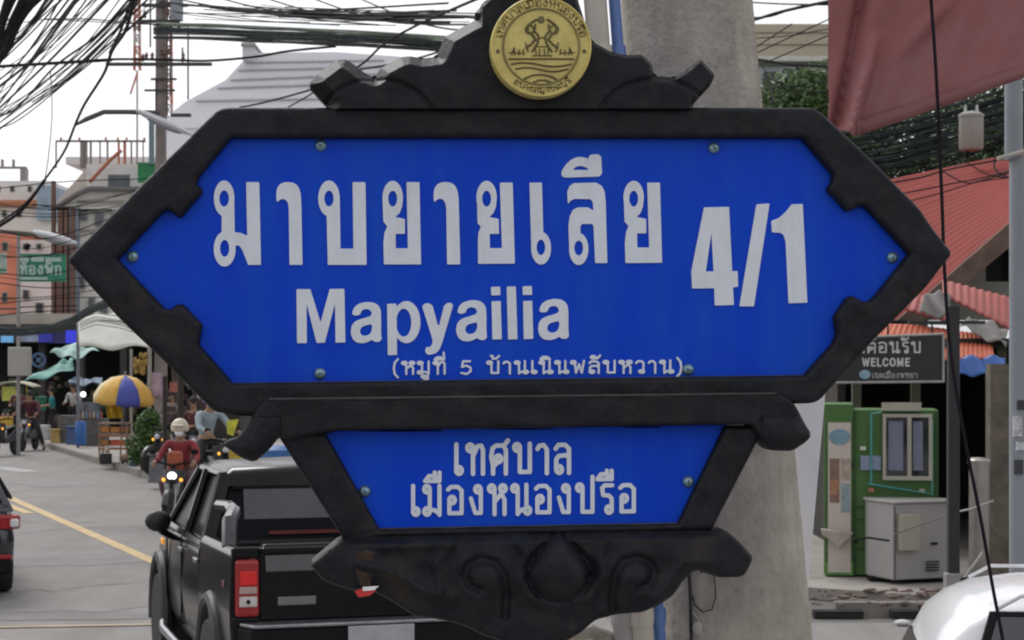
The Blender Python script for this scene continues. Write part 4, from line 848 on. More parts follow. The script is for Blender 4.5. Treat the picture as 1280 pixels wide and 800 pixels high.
# steel cylinder, timber post, white bits
st_ = thing('steel_bollard', 'tall round stainless steel cylinder right of the black post', 'bollard', (XX(1224, 18.9), 18.9, .12))
m = MB(); hz = ZZ(574, 18.9) - .12; m.lathe([(.10, 0), (.10, hz - .04), (.115, hz - .04), (.115, hz - .01), (.08, hz + .015), (.01, hz + .02)], 20); m.build('body', mat('stainless', (.32, .29, .27), .3, .15, 4, metal=.8), st_)
m = MB(); m.bbox(XX(1238, 19.6), XX(1262, 19.6), 19.6, 19.8, 0.12, ZZ(455, 19.6)); tag(m.build('timber_post', mat('timber_grey', (.12, .10, .08), .9, .35, 6, .4)), 'rough grey brown timber post behind the steel cylinder', 'post')
m = MB(); m.tube([at(1196, 640, 18.5), at(1215, 636, 18.3), at(1242, 626, 18.2)], .01, 5); m.tube([at(1200, 730, 18.5), at(1222, 700, 18.4), at(1229, 690, 18.4)], .015, 5); tag(m.build('bent_conduit', mat('conduit_pale', (.3, .3, .28), .6)), 'pale bent conduit at the foot of the steel cylinder', 'conduit')
gp = thing('steel_pole', 'pale grey steel pole at the right photo edge with stickers', 'pole', (XX(1275, 15), 15, 0))
gpm = mat('pole_grey', (.24, .26, .29), .5, .1, 4, .1)
m = MB(); m.tube([(0, 0, 0), (0, 0, ZZ(196, 15))], .083, 16); m.build('lower_shaft', gpm, gp)
m = MB(); m.tube([(-.05, 0, ZZ(200, 15)), (-.05, 0, ZZ(90, 15))], .07, 16); m.build('upper_shaft', gpm, gp)
m = MB(); m.tube([(-.2, -.1, ZZ(200, 15)), (.2, -.1, ZZ(182, 15))], .02, 6); m.build('brace', mat('brace_pale', (.4, .38, .34), .6), gp)
for (x, y0, y1, c_) in ((1268, 520, 545, (.45, .45, .45)), (1272, 552, 562, (.5, .52, .55)), (1269, 574, 592, (.04, .04, .05)), (1273, 500, 512, (.03, .03, .035))):
    m = MB(); m.bbox(XX(x - 5, 15) - gp.location.x, XX(x + 6, 15) - gp.location.x, -.092, -.07, ZZ(y1, 15), ZZ(y0, 15)); m.build('sticker', mat('sticker%d' % y0, c_, .6, .6, 40), gp)
# rubble and gutter at the pavement edge
rub = mat('rubble', (.15, .11, .095), .95, .4, 6, .5)
rb = MB(); random.seed(3)
for i in range(70):
    px = random.uniform(1015, 1185); Y = random.uniform(18.3, 19.6); s_ = random.uniform(.015, .055)
    rb.sphere((XX(px, Y), Y, .12 + s_ * .2), s_ * .8, random.choice((5, 6, 7)), (random.uniform(.8, 1.8), 1, random.uniform(.3, .8)))
tag(rb.build('rubble', rub), kind='stuff', label='broken concrete rubble along the pavement edge', cat='rubble')
tag(MB().bbox(XX(1020, 18.2), XX(1082, 18.2), 18.3, 18.46, .003, .07).build('gutter_hollow', mat('gutter_shade', (.02, .02, .02), .95)), kind='structure')  # near-black boxes stand in for the shaded hollow below the pavement edge
tag(MB().bbox(XX(1118, 18.2), XX(1180, 18.2), 18.3, 18.46, .003, .07).build('gutter_hollow', MATS['gutter_shade']), kind='structure')
m = MB(); m.sphere((XX(1128, 17.8), 17.8, .03), .06, 8, (1.3, 1, .5)); tag(m.build('litter', mat('litter_white', (.55, .55, .55), .7)), 'small white crumpled litter on the side road below the cabinet', 'litter')

# big red canvas hanging at the top right
canv = mat('canvas_red', (.25, .085, .085), .7, .10, .8, .15, col2=(.25, .12, .13), c2amt=.5, c2scale=1.2, bscale=40)
TY = 12.0
cv = thing('canvas_awning', 'large dull red canvas awning hanging across the top right corner', 'awning', at(1160, 60, TY))
def canvas(u, v):
    x = 1035 + u * 420; yb = 152 + 22 * min(1, u / .06) if u < .06 else 174 - (u - .06) * 420 / 240 * 76 / .94
    if u < .06: yb = 152 + u / .06 * 22
    y = -230 + (yb + 230) * v; p = at(x, y, TY)
    fold = .16 * math.exp(-((x - (1062 + (150 - y) * .28)) / 9) ** 2) * max(0, min(1, (y - 40) / 60)) - .10 * math.exp(-((x - (1047 + (150 - y) * .2)) / 8) ** 2)
    fold += .05 * math.exp(-(((x - 1150) + (y - 40) * .9) / 12) ** 2) * max(0, 1 - abs(y - 30) / 60)
    fold += .03 * sin(x * .03 + y * .01) + .012 * sin(x * .11 + y * .05)
    p.y -= fold + .35 * u; return p - cv.location
m = MB(); m.grid(canvas, 120, 90); m.build('canvas', canv, cv, solid=.01, angle=80)
m = MB(); pts = []
for k in range(60):
    u = .07 + .93 * k / 59; p = canvas(u, 1); q = canvas(u, .955); pts.append((p, q))
vs = []; 
for p, q in pts: vs += [p + Vector((0, -.015, .0)), q + Vector((0, -.015, 0))]
m.add(vs, [(2 * i, 2 * i + 2, 2 * i + 3, 2 * i + 1) for i in range(59)], None, True); m.build('hem', mat('canvas_hem', (.21, .085, .085), .8, .15, 2, .2), cv, solid=.02)
m = MB(); m.tube([canvas(0, .0) + Vector((0, .1, .02)), canvas(1, 0) + Vector((0, .1, .02))], .03, 6); m.build('top_rail', black, cv)
for u_ in (.0, .5, 1.):
    m = MB(); p_ = canvas(u_, 0) + Vector((0, .1, .02)); m.tube([p_, p_ + Vector((.6, 3.2, .5))], .025, 6); m.build('support_arm', black, cv)
m = MB(); p_ = canvas(1, 0) + Vector((.1, .3, 0)); m.tube([p_, (p_.x, p_.y, -cv.location.z)], .05, 8); m.build('support_post', black, cv)

# ------------------------------------------------------------------ foliage
def leaves(name, blobs, n, size, m_, par=None, seed=1):
    rnd = random.Random(seed); vs = []; fs = []; tot = sum(b[3] ** 2 for b in blobs)
    for (cx, cy, cz, r) in blobs:
        for _ in range(int(n * r * r / tot)):
            d = Vector((rnd.gauss(0, 1), rnd.gauss(0, 1), rnd.gauss(0, 1))).normalized() * r * rnd.uniform(.45, 1.08)
            c = Vector((cx, cy, cz)) + Vector((d.x, d.y, d.z * .85)); s_ = size * rnd.uniform(.6, 1.4)
            a = Vector((rnd.gauss(0, 1), rnd.gauss(0, 1), rnd.gauss(0, .6))).normalized(); b = a.cross(Vector((rnd.gauss(0, 1), rnd.gauss(0, 1), rnd.gauss(0, 1)))).normalized()
            k = len(vs); vs += [c - a * s_, c - b * s_ * .4, c + a * s_, c + b * s_ * .4]; fs.append((k, k + 1, k + 2, k + 3))
    m = MB(); m.add(vs, fs); return m.build(name, m_, par)
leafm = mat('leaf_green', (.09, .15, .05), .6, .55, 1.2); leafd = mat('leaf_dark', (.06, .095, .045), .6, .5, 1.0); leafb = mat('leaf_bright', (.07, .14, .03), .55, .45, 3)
def trunk(m, a, b, r0_, r1_): m.tube([a, (Vector(a) + Vector(b)) / 2 + Vector((.1, .05, 0)), b], [r0_, (r0_ + r1_) / 2, r1_], 8)
def tree(name, label, X, Y, blobs, n, size, m_, group=None, seed=1):
    o = thing(name, label, 'tree', (X, Y, 0), 0, group); m = MB(); top = max(blobs, key=lambda b: b[2])
    trunk(m, (0, 0, 0), (top[0] * .3, 0, top[2] * .6), .22, .1)
    for b in blobs: trunk(m, (top[0] * .2, 0, top[2] * .45), (b[0], b[1], b[2]), .08, .02)
    m.build('trunk', mat('bark', (.09, .07, .055), .95, .3, 5, .4), o); leaves('crown', blobs, n, size, m_, o, seed); return o
TX, TY_ = XX(1010, 38), 38
zt = lambda py, Y=38: ZZ(py, Y)
tree('broadleaf_tree', 'green tree rising between the concrete pole and the red canvas', TX, TY_, [(-.3, 0, zt(125), .75), (.35, .2, zt(112), .7), (0, .3, zt(150), .9), (.6, 0, zt(150), .8), (-.5, 0, zt(160), .6)], 9000, .07, leafm, seed=2)
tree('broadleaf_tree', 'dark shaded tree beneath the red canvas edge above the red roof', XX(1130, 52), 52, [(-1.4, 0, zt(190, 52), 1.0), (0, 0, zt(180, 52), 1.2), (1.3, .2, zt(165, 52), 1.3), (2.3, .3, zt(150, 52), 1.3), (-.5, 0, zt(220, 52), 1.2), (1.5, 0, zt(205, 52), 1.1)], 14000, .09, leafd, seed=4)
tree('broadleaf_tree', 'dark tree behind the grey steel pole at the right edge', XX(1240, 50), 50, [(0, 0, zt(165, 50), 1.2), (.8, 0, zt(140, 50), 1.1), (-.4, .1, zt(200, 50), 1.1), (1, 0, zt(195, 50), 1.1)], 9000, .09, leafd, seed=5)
# transformer box on a stub
tr = thing('transformer', 'pale grey transformer can hanging among the wires under the red canvas', 'transformer', at(1214, 165, 30))
m = MB(); h = ZZ(140, 30) - ZZ(185, 30); m.lathe([(.17, -h / 2), (.19, -h / 2 + .03), (.19, h / 2 - .06), (.2, h / 2 - .05), (.2, h / 2 - .01), (.12, h / 2 + .03), (.02, h / 2 + .05)], 16); m.build('tank', mat('tank_grey', (.28, .27, .24), .6, .1, 3), tr)
m = MB(); [m.tube([(dx, 0, h / 2), (dx, 0, h / 2 + .14)], [.03, .02], 6) for dx in (-.09, .09)]; m.build('bushing', mat('bushing', (.4, .4, .4), .4), tr)
m = MB(); m.tube([(0, .25, -h / 2 - .1), (0, .25, h / 2)], .05, 6); m.build('bracket', black, tr)
# beige building behind
bb = thing('beige_building', 'pale beige building with a flat roof right of the concrete pole top', 'building', (XX(990, 70), 70, 0))
def BXZ(m, px0, px1, py0, py1, Y, t, o): a = at(px0, py1, Y); b = at(px1, py0, Y); m.bbox(a.x - o.location.x, b.x - o.location.x, Y - o.location.y, Y - o.location.y + t, a.z, b.z)
beige = mat('beige_wall', (.42, .37, .28), .85, .08, .5, col2=(.33, .29, .22), c2amt=.4, c2scale=.6)
m = MB(); BXZ(m, 930, 1120, 30, 70, 70, 8, bb); m.build('upper_wall', beige, bb)
m = MB(); BXZ(m, 925, 1125, 70, 76, 69.6, 9, bb); m.build('ledge', mat('ledge_pale', (.5, .5, .46), .8), bb)
m = MB(); BXZ(m, 928, 1122, 76, 82, 69.9, 8.4, bb); m.build('band', mat('band_green', (.12, .16, .13), .8), bb)
m = MB(); a = at(930, 470, 70); b = at(1120, 82, 70); m.bbox(a.x - bb.location.x, b.x - bb.location.x, .1, 8, 0, b.z); m.build('lower_wall', mat('lower_wall', (.40, .42, .45), .85, .1, .5), bb)
for y in (40, 55):
    m = MB(); BXZ(m, 932, 1118, y, y + 1.2, 69.96, .05, bb); m.build('joint', mat('joint', (.2, .18, .14), .9), bb)
for x in (955, 985, 1015, 1045, 1075):
    m = MB(); BXZ(m, x, x + 14, 90, 118, 69.95, .2, bb); m.build('window', glassd, bb)
    m = MB(); BXZ(m, x, x + 14, 130, 160, 69.95, .2, bb); m.build('window', glassd, bb)
# ------------------------------------------------------------------ people and motorbikes
def skin_body(name, verts, edges, radii, m_, parent, root=0, sub=1):
    me = bpy.data.meshes.new(name); me.from_pydata(verts, edges, []); me.materials.append(m_)
    o = bpy.data.objects.new(name, me); C.objects.link(o); o.parent = parent
    md = o.modifiers.new('skin', 'SKIN'); md.use_smooth_shade = True
    for i, v in enumerate(me.skin_vertices[0].data): v.radius = radii[i] if isinstance(radii[i], tuple) else (radii[i], radii[i]); v.use_root = (i == root)
    s_ = o.modifiers.new('sub', 'SUBSURF'); s_.levels = sub; s_.render_levels = sub; return o
skinm = mat('skin', (.30, .17, .11), .6, .08, 20)
POSES = {
 'ride': dict(pel=(0, -.22, .80), wai=(0, -.2, .95), che=(0, -.12, 1.15), nec=(0, -.08, 1.29), hed=(0, -.04, 1.38), sh=(.19, -.1, 1.24), el=(.29, .06, 1.02), wr=(.29, .28, .97), hip=(.10, -.2, .78), kn=(.20, .24, .70), an=(.15, .12, .32), to=(.16, .27, .27)),
 'stand_bike': dict(pel=(0, -.2, .82), wai=(0, -.2, .97), che=(0, -.14, 1.17), nec=(0, -.1, 1.31), hed=(0, -.06, 1.40), sh=(.19, -.12, 1.26), el=(.29, .06, 1.04), wr=(.28, .28, .98), hip=(.11, -.16, .78), kn=(.30, .10, .50), an=(.40, .0, .09), to=(.43, .14, .04)),
 'stand': dict(pel=(0, 0, .93), wai=(0, 0, 1.06), che=(0, .01, 1.27), nec=(0, .02, 1.43), hed=(0, .04, 1.53), sh=(.19, 0, 1.37), el=(.25, .04, 1.12), wr=(.16, .27, 1.08), hip=(.10, 0, .90), kn=(.11, .03, .50), an=(.11, -.02, .09), to=(.13, .13, .04)),
 'sit': dict(pel=(0, 0, .48), wai=(0, .02, .6), che=(0, .06, .82), nec=(0, .1, .96), hed=(0, .14, 1.05), sh=(.19, .07, .92), el=(.26, .2, .72), wr=(.18, .40, .68), hip=(.10, .02, .46), kn=(.15, .42, .48), an=(.14, .42, .09), to=(.15, .56, .04))}
def person(label, loc, rz, pose, shirt, trous, hair='hair', helmet=None, mask=False, sc=1., group=None, long_sleeve=True):
    o = thing('person', label, 'person', loc, rz, group); o.scale = (sc,) * 3; P = POSES[pose]
    mir = lambda p, s_: (p[0] * s_, p[1], p[2])
    V = [P['pel'], P['wai'], P['che'], P['nec'], P['hed'], (P['hed'][0], P['hed'][1] + .01, P['hed'][2] + .10)]; E_ = [(0, 1), (1, 2), (2, 3), (3, 4), (4, 5)]
    Rr = [(.115, .10), (.10, .085), (.125, .095), .048, (.078, .088), (.066, .075)]
    for s_ in (-1, 1):
        b = len(V); V += [mir(P['sh'], s_), mir(P['el'], s_), mir(P['wr'], s_)]; E_ += [(2, b), (b, b + 1), (b + 1, b + 2)]; Rr += [.052, .038, .026]
        b = len(V); V += [mir(P['hip'], s_), mir(P['kn'], s_), mir(P['an'], s_), mir(P['to'], s_)]; E_ += [(0, b), (b, b + 1), (b + 1, b + 2), (b + 2, b + 3)]; Rr += [.085, .056, .036, .03]
    skin_body('body', V, E_, Rr, skinm, o)
    # shirt
    V = [P['pel'], P['wai'], P['che'], (P['nec'][0], P['nec'][1], P['nec'][2] - .05)]; E_ = [(0, 1), (1, 2), (2, 3)]; Rr = [(.135, .12), (.125, .11), (.15, .12), .065]
    for s_ in (-1, 1):
        b = len(V); V += [mir(P['sh'], s_), mir(P['el'], s_)]; E_ += [(2, b), (b, b + 1)]; Rr += [.068, .055]
        if long_sleeve:
            w_ = Vector(mir(P['el'], s_)).lerp(Vector(mir(P['wr'], s_)), .85); V.append(tuple(w_)); E_.append((b + 1, b + 2)); Rr.append(.04)
    skin_body('shirt', V, E_, Rr, shirt, o, 0)
    V = [P['pel']]; E_ = []; Rr = [(.13, .115)]
    for s_ in (-1, 1):
        b = len(V); a_ = Vector(mir(P['kn'], s_)).lerp(Vector(mir(P['an'], s_)), .85); V += [mir(P['hip'], s_), mir(P['kn'], s_), tuple(a_)]; E_ += [(0, b), (b, b + 1), (b + 1, b + 2)]; Rr += [.10, .072, .052]
        m = MB(); a_ = Vector(mir(P['an'], s_)); t_ = Vector(mir(P['to'], s_)); m.tube([a_ + Vector((0, -.05, -.03)), a_ + Vector((0, 0, -.02)), t_], [.04, .045, .032], 8); m.build('shoe', mat('shoe', (.04, .04, .045), .7), o)
        w_ = Vector(mir(P['wr'], s_)); e_ = Vector(mir(P['el'], s_)); d_ = (w_ - e_).normalized(); sd = Vector((0, 0, 1)).cross(d_).normalized()
        m = MB(); m.tube([w_ - d_ * .01, w_ + d_ * .04, w_ + d_ * .08], [.026, .036, .03], 8)
        for k in range(4):
            f0 = w_ + d_ * .075 + sd * (.024 - .016 * k); ln = (.045, .055, .05, .04)[k]; m.tube([f0, f0 + d_ * ln * .6, f0 + d_ * ln * .75 + Vector((0, 0, -ln * .7))], [.009, .008, .006], 5)
        f0 = w_ + d_ * .03 - sd * s_ * .03; m.tube([f0, f0 - sd * s_ * .02 + d_ * .03, f0 - sd * s_ * .015 + d_ * .05 + Vector((0, 0, -.02))], [.011, .009, .007], 5)
        m.build('hand', skinm, o)
    skin_body('trousers', V, E_, Rr, trous, o, 0)
    h = Vector(P['hed']) + Vector((0, .01, .055))
    m = MB(); m.sphere(h + Vector((0, .093, -.015)), .016, 6, (.8, 1, 1.4)); [m.sphere(h + Vector((s_ * .085, .0, -.01)), .02, 6, (.5, .8, 1.2)) for s_ in (-1, 1)]; m.build('nose_and_ears', skinm, o)
    m = MB(); [m.sphere(h + Vector((s_ * .033, .085, .018)), .012, 6) for s_ in (-1, 1)]; m.box(h + Vector((0, .088, -.055)), (.045, .01, .01)); m.build('eyes_and_mouth', mat('eye_dark', (.03, .015, .012), .4), o)
    if helmet:
        m = MB(); prof = [(.135 * cos(R(a)), .145 * sin(R(a))) for a in range(-15, 90, 15)] + [(.002, .145)]; m.lathe([(.122, -.05)] + prof, 18, Matrix.Translation(h + Vector((0, -.012, .03)))); hl = m.build('helmet', helmet, o)
        m = MB(); m.box(h + Vector((0, .12, .075)), (.17, .09, .015), rx=R(-8)); m.build('peak', helmet, hl, bevel=.006)
    else:
        m = MB(); m.sphere(h + Vector((0, -.022, .03)), .098, 12, (.95, 1.0, 1.05)); m.build('hair', mat('hair', (.012, .01, .01), .7), o)
    if mask:
        m = MB(); m.sphere(h + Vector((0, .045, -.04)), .072, 12, (.95, .85, .85)); m.build('face_mask', mat('mask_white', (.75, .76, .80), .8), o)
    return o
def motorbike(label, loc, rz, colr, lit=False, group=None):
    o = thing('motorbike', label, 'motorbike', loc, rz, group)
    for yy in (-.62, .62): wheel(o, 0, yy, .27, .09)
    m = MB(); shell(m, [[(-.1, .18, .45), (.1, .18, .45), (.12, .2, .8), (-.12, .2, .8)], [(-.12, .32, .42), (.12, .32, .42), (.17, .30, .85), (-.17, .30, .85)], [(-.07, .42, .48), (.07, .42, .48), (.1, .42, .88), (-.1, .42, .88)]]); m.build('front_shield', colr, o, bevel=.02)
    m = MB(); shell(m, [[(-.09, -.8, .58), (.09, -.8, .58), (.08, -.85, .70), (-.08, -.85, .70)], [(-.14, -.4, .40), (.14, -.4, .40), (.13, -.4, .70), (-.13, -.4, .70)], [(-.13, .1, .32), (.13, .1, .32), (.12, .1, .46), (-.12, .1, .46)], [(-.12, .25, .34), (.12, .25, .34), (.11, .25, .5), (-.11, .25, .5)]]); m.build('rear_body', colr, o, bevel=.02)
    m = MB(); shell(m, [[(-.08, -.78, .70), (.08, -.78, .70), (.07, -.78, .77), (-.07, -.78, .77)], [(-.14, -.35, .70), (.14, -.35, .70), (.12, -.35, .77), (-.12, -.35, .77)], [(-.09, .0, .66), (.09, .0, .66), (.08, .0, .70), (-.08, .0, .70)]]); m.build('seat', black, o, bevel=.02)
    m = MB(); m.tube([(-.33, .27, .96), (-.2, .33, .97), (0, .36, .93), (.2, .33, .97), (.33, .27, .96)], .017, 6); m.tube([(0, .36, .93), (0, .62, .27)], .03, 6); m.build('handlebar', black, o)
    for s_ in (-1, 1):
        m = MB(); m.tube([(s_ * .24, .33, .97), (s_ * .30, .34, 1.1)], .007, 5); m.sphere((s_ * .31, .34, 1.13), .05, 8, (1.2, .4, .8)); m.build('mirror', black, o)
        m = MB(); m.sphere((s_ * .13, .42, .72), .028, 6); m.build('indicator', mat('amber_bright', (.9, .4, .05), .3, emit=1.5 if lit else .1), o)
    m = MB(); m.sphere((0, .44, .78), .07, 12, (1., .5, .8)); m.build('headlight', mat('headlight_on', (1, .98, .9), .2, emit=2.5) if lit else mat('headlight_off', (.5, .5, .52), .15), o)
    m = MB(); m.tube([(0, .62 + .3 * cos(a), .27 + .3 * sin(a)) for a in [R(20 + 25 * k) for k in range(6)]], .05, 6); m.build('mudguard', colr, o)
    return o
def cloth(n_, c, v=.3): return mat(n_, c, .85, v, 9, .9, bscale=14, col2=tuple(x * .55 for x in c), c2amt=.42, c2scale=5)
# rider in red coming towards the camera
bx_, by_ = XX(224, 28.5), 28.5
motorbike('motorbike with its headlight on, coming towards the pickup', (bx_, by_, 0), R(176), mat('bike_dark', (.03, .03, .035), .35, .1, 5), lit=True)
person('rider in a red jacket with a cream helmet and white face mask', (bx_, by_, 0), R(176), 'ride', cloth('jacket_red', (.22, .028, .035)), cloth('trousers_red', (.10, .05, .055)), helmet=mat('helmet_cream', (.55, .48, .38), .4), mask=True, sc=1.0)
m = MB(); m.sphere((bx_ - .03, by_ - .02 - .08, .95), .14, 10, (1, .5, 1.4)); 
m = MB(); m.box((0, 0, 0), (.22, .16, .30)); q = m.build('bag', cloth('bag_orange', (.36, .09, .05)), None, bevel=.04); q.location = (bx_ - .02, by_ - .22, .98); tag(q, 'orange red bag held between the arms of the rider in red', 'bag')
# rider stopped at the kerb, far left
fx_, fy_ = XX(36, 53), 53
motorbike('parked looking motorbike held upright between the legs of the rider at the far left', (fx_, fy_, 0), R(178), mat('bike_silver', (.10, .10, .11), .35, .1, 5))
person('rider in a maroon top standing astride a motorbike at the far left', (fx_, fy_, 0), R(178), 'stand_bike', cloth('top_maroon', (.09, .02, .03)), cloth('trousers_black', (.015, .015, .018)), sc=1.05)
m = MB(); m.box((0, 0, 0), (.16, .12, .22)); q = m.build('pink_bag', cloth('bag_pink', (.65, .08, .22)), None, bevel=.03); q.location = (fx_ - .50, fy_, .42); tag(q, 'small pink bag beside the legs of the rider at the far left', 'bag')
# bike front details and rider's panels
for o_ in [o for o in bpy.data.objects if o.name.startswith('motorbike') and o.type == 'EMPTY']:
    m = MB(); m.prism([(-.09, .50), (.09, .50), (.13, .70), (.06, .66), (-.06, .66), (-.13, .70)], .425, .445, lambda p, t: (p[0], t, p[1])); m.build('fairing_panel', mat('fairing_pale', (.33, .33, .35), .3, .2, 5), o_)
    m = MB(); m.box((0, -.86, .62), (.16, .01, .12)); m.build('number_plate', MATS['plate_white'], o_)
    for s_ in (-1, 1):
        m = MB(); m.tube([(s_ * .06, .6, .3), (s_ * .06, .42, .62)], .022, 6); m.build('fork', mat('fork', (.3, .3, .31), .3, metal=.7), o_)
        m = MB(); m.tube([(s_ * .1, -.1, .28), (s_ * .22, -.08, .28)], .018, 5); m.build('foot_peg', black, o_)
# others near the stalls
person('person in a teal shirt and black shorts at the food stall', (XX(65, 58), 58, .12), R(100), 'stand', cloth('shirt_teal', (.02, .20, .22)), cloth('trousers_black', (.02, .02, .02)), sc=.92, long_sleeve=False)
person('person in a pale blue shirt and lilac helmet beyond the pickup roof', (XX(266, 34), 34, 0.12), R(-140), 'stand_bike', cloth('shirt_pale', (.28, .33, .36)), cloth('trousers_black', (.015, .015, .018)), helmet=mat('helmet_lilac', (.16, .17, .42), .4), sc=1.12)
motorbike('motorbike under the rider with the lilac helmet', (XX(266, 34), 34, .12), R(-140), MATS['bike_dark'])
person('person in dark red sitting in the shade behind the rider in red', (XX(243, 39), 39, .12), R(150), 'stand', cloth('top_darkred', (.07, .018, .022)), cloth('trousers_black', (.02, .02, .02)), sc=.95)
person('person in a maroon top behind the yellow cart at the left edge', (XX(18, 57), 57.5, .12), R(170), 'stand', cloth('top_plum', (.10, .03, .05)), cloth('trousers_black', (.02, .02, .02)), sc=.95)

# ------------------------------------------------------------------ street stalls
def pole_thing(name, label, cat, px, Y, z0, z1, r, m_, group=None):
    m = MB(); m.tube([(0, 0, z0), (0, 0, z1)], r, 8); o = m.build(name, m_, None, loc=(XX(px, Y), Y, 0)); return tag(o, label, cat, group)
UY = 44
um = thing('parasol', 'yellow and blue market parasol standing over the food cart', 'parasol', (XX(150, UY), UY, .12)); um.rotation_euler = (R(6), R(3), R(14))
uz = ZZ(468, UY) - .12; ur = .70; ue = ZZ(495, UY) - .12
yelp = mat('parasol_yellow', (.62, .36, .07), .7, .1, 4); blup = mat('parasol_blue', (.06, .08, .34), .7, .1, 4); palep = mat('parasol_pale', (.62, .52, .28), .7, .1, 4)
for k in range(8):
    a0, a1 = k * pi / 4 + R(-16), (k + 1) * pi / 4 + R(-16); vs = []
    for r_, z in ((0.01, uz), (ur * .45, uz - .08), (ur * .8, uz - .26), (ur, ue), (ur * 1.0, ue - .13)):
        for t in range(4): a = a0 + (a1 - a0) * t / 3; s_ = 1 - .04 * sin(pi * t / 3); vs.append((r_ * cos(a) * s_, r_ * sin(a) * s_, z - .03 * sin(pi * t / 3) * (r_ / ur)))
    m = MB(); m.add(vs, [(i * 4 + t, i * 4 + t + 1, (i + 1) * 4 + t + 1, (i + 1) * 4 + t) for i in range(4) for t in range(3)], None, True)
    ang = math.degrees((a0 + a1) / 2) % 360
    m.build('canopy_panel', blup if 270 < ang < 315 or 90 < ang < 135 else (yelp if k % 2 else palep), um, solid=.006)
m = MB(); m.tube([(0, 0, 0), (0, 0, uz + .08)], .02, 6); m.build('pole', mat('stick', (.3, .3, .3), .5), um)
# sign print on a blue panel: pale strokes
def small_print(par, rows, m_):
    m = MB()
    for (x, y, z, wd, h) in rows:
        for k in range(max(2, int(wd / .05))): m.box((x + k * .055, y, z + (k % 2) * .012), (.035, .004, h))
    return m.build('print', m_, par)
# yellow cloth hanging below
m = MB(); m.grid(lambda u, v: (XX(133, UY) + u * .36 + .05 * v, UY - .1 + .05 * sin(u * 12), ZZ(500, UY) - v * .42), 12, 6); tag(m.build('cloth', cloth('cloth_yellow', (.50, .32, .03)), None, solid=.01), 'yellow cloth hanging below the parasol', 'cloth')
# food cart
ct_ = thing('food_cart', 'small food cart with orange trays beside the green bush', 'food cart', (XX(144, UY), UY, .12))
czt = ZZ(528, UY) - .12
wdm = mat('cart_wood', (.24, .17, .11), .8, .25, 6)
for x in (-.32, .30):
    for y in (-.18, .18):
        m = MB(); m.box((x, y, czt / 2 + .05), (.035, .035, czt - .1)); m.build('leg', wdm, ct_)
for z, c_ in ((czt - .02, (.25, .18, .12)), (czt - .30, (.30, .12, .05)), (czt - .60, (.32, .14, .06))):
    m = MB(); m.box((0, 0, z), (.70, .42, .035)); m.build('shelf', mat('shelf%d' % int(z * 100), c_, .7, .2, 8), ct_)
for z, c_ in ((czt - .16, (.42, .13, .04)), (czt - .46, (.45, .10, .05))):
    for x in (-.2, .02, .2):
        m = MB(); m.box((x, -.02, z), (.17, .3, .12), taper=1.12); m.build('tray', mat('tray%d%d' % (int(z * 100), int(x * 100)), (c_[0] * random.uniform(.6, 1.2), c_[1] * random.uniform(.7, 1.6), c_[2]), .7, .4, 15), ct_)
m = MB(); m.sphere((-.14, -.2, czt - .62), .07, 8); m.build('bowl', mat('bowl', (.5, .42, .3), .6), ct_)
for x in (-.28, .22):
    for y in (-.2, .2): wheel(ct_, x, y, .09, .05)
m = MB(); m.bbox(XX(126, 43.6), XX(138, 43.6), 43.5, 43.8, .12, .36); tag(m.build('crate', mat('crate_black', (.02, .02, .022), .7), None, bevel=.02), 'black plastic crate at the foot of the food cart', 'crate')
m = MB(); [m.sphere((XX(px, 43), 43, z), r_, 8, (1.3, 1, .8)) for px, z, r_ in ((156, .32, .09), (163, .30, .10), (170, .33, .09), (175, .30, .08))]; tag(m.build('produce_bags', cloth('bags', (.30, .20, .16), .5)), 'pale bags of produce lying at the foot of the bush', 'bags')
m = MB(); m.tube([(XX(167, 42.8), 42.8, .12), (XX(167, 42.8), 42.8, .40)], [.10, .13], 10); tag(m.build('bucket', mat('bucket_blue', (.04, .06, .16), .5)), 'dark blue bucket on the pavement in front of the bush', 'bucket')
# bush in pots
bs = thing('potted_bush', 'leafy bright green bush between the food cart and the rider in red', 'bush', (XX(184, 41), 41, .12))
leaves('foliage', [(-.15, 0, .55, .32), (.15, 0, .7, .33), (.0, 0, 1.0, .28), (.28, .1, .4, .25), (.1, -.1, 1.15, .2), (-.2, -.1, .3, .2)], 4200, .045, leafb, bs, 8)
m = MB(); m.tube([(0, 0, 0), (.05, 0, .9)], .03, 6); m.tube([(0, 0, 0), (-.1, 0, .7)], .02, 6); m.build('stem', MATS['bark'], bs)
m = MB(); m.lathe([(.13, 0), (.18, .25), (.19, .26), (.01, .24)], 12); m.build('pot', mat('pot', (.03, .03, .03), .8), bs)
# yellow three wheeled cart at the left edge
vc = thing('vending_cart', 'yellow vending cart with a pale curved roof at the left edge', 'cart', (XX(14, 59), 59, .12))
vz = lambda py: ZZ(py, 59) - .12
yb_ = mat('cart_yellow', (.55, .34, .03), .5, .12, 4); ygl = mat('panel_lime', (.45, .46, .09), .6, .15, 5)
m = MB(); m.bbox(-.4, .28, -.1, .6, .15, vz(521)); m.build('cabinet', yb_, vc, bevel=.03)
m = MB(); m.grid(lambda u, v: (-.6 + u * 1.35, -.35 + v * 1.1, vz(478) + .02 - .16 * (2 * u - 1) ** 2), 12, 3); m.build('roof', mat('cart_roof', (.50, .50, .36), .5), vc, solid=.03)
m = MB(); m.bbox(-.25, .22, -.12, -.08, vz(501), vz(483)); m.build('sign_panel', ygl, vc)
for x in (-.45, .5):
    m = MB(); m.tube([(x, -.1, .1), (x, -.1, vz(482))], .02, 6); m.build('post', yb_, vc)
for x in (-.3, .2): wheel(vc, x, -.02, .2, .07)
m = MB(); [m.sphere((x, -.15, vz(521) + .06), .06, 6) for x in (-.2, -.05, .12)]; m.build('goods', mat('goods', (.35, .2, .18), .7, .5, 20), vc)
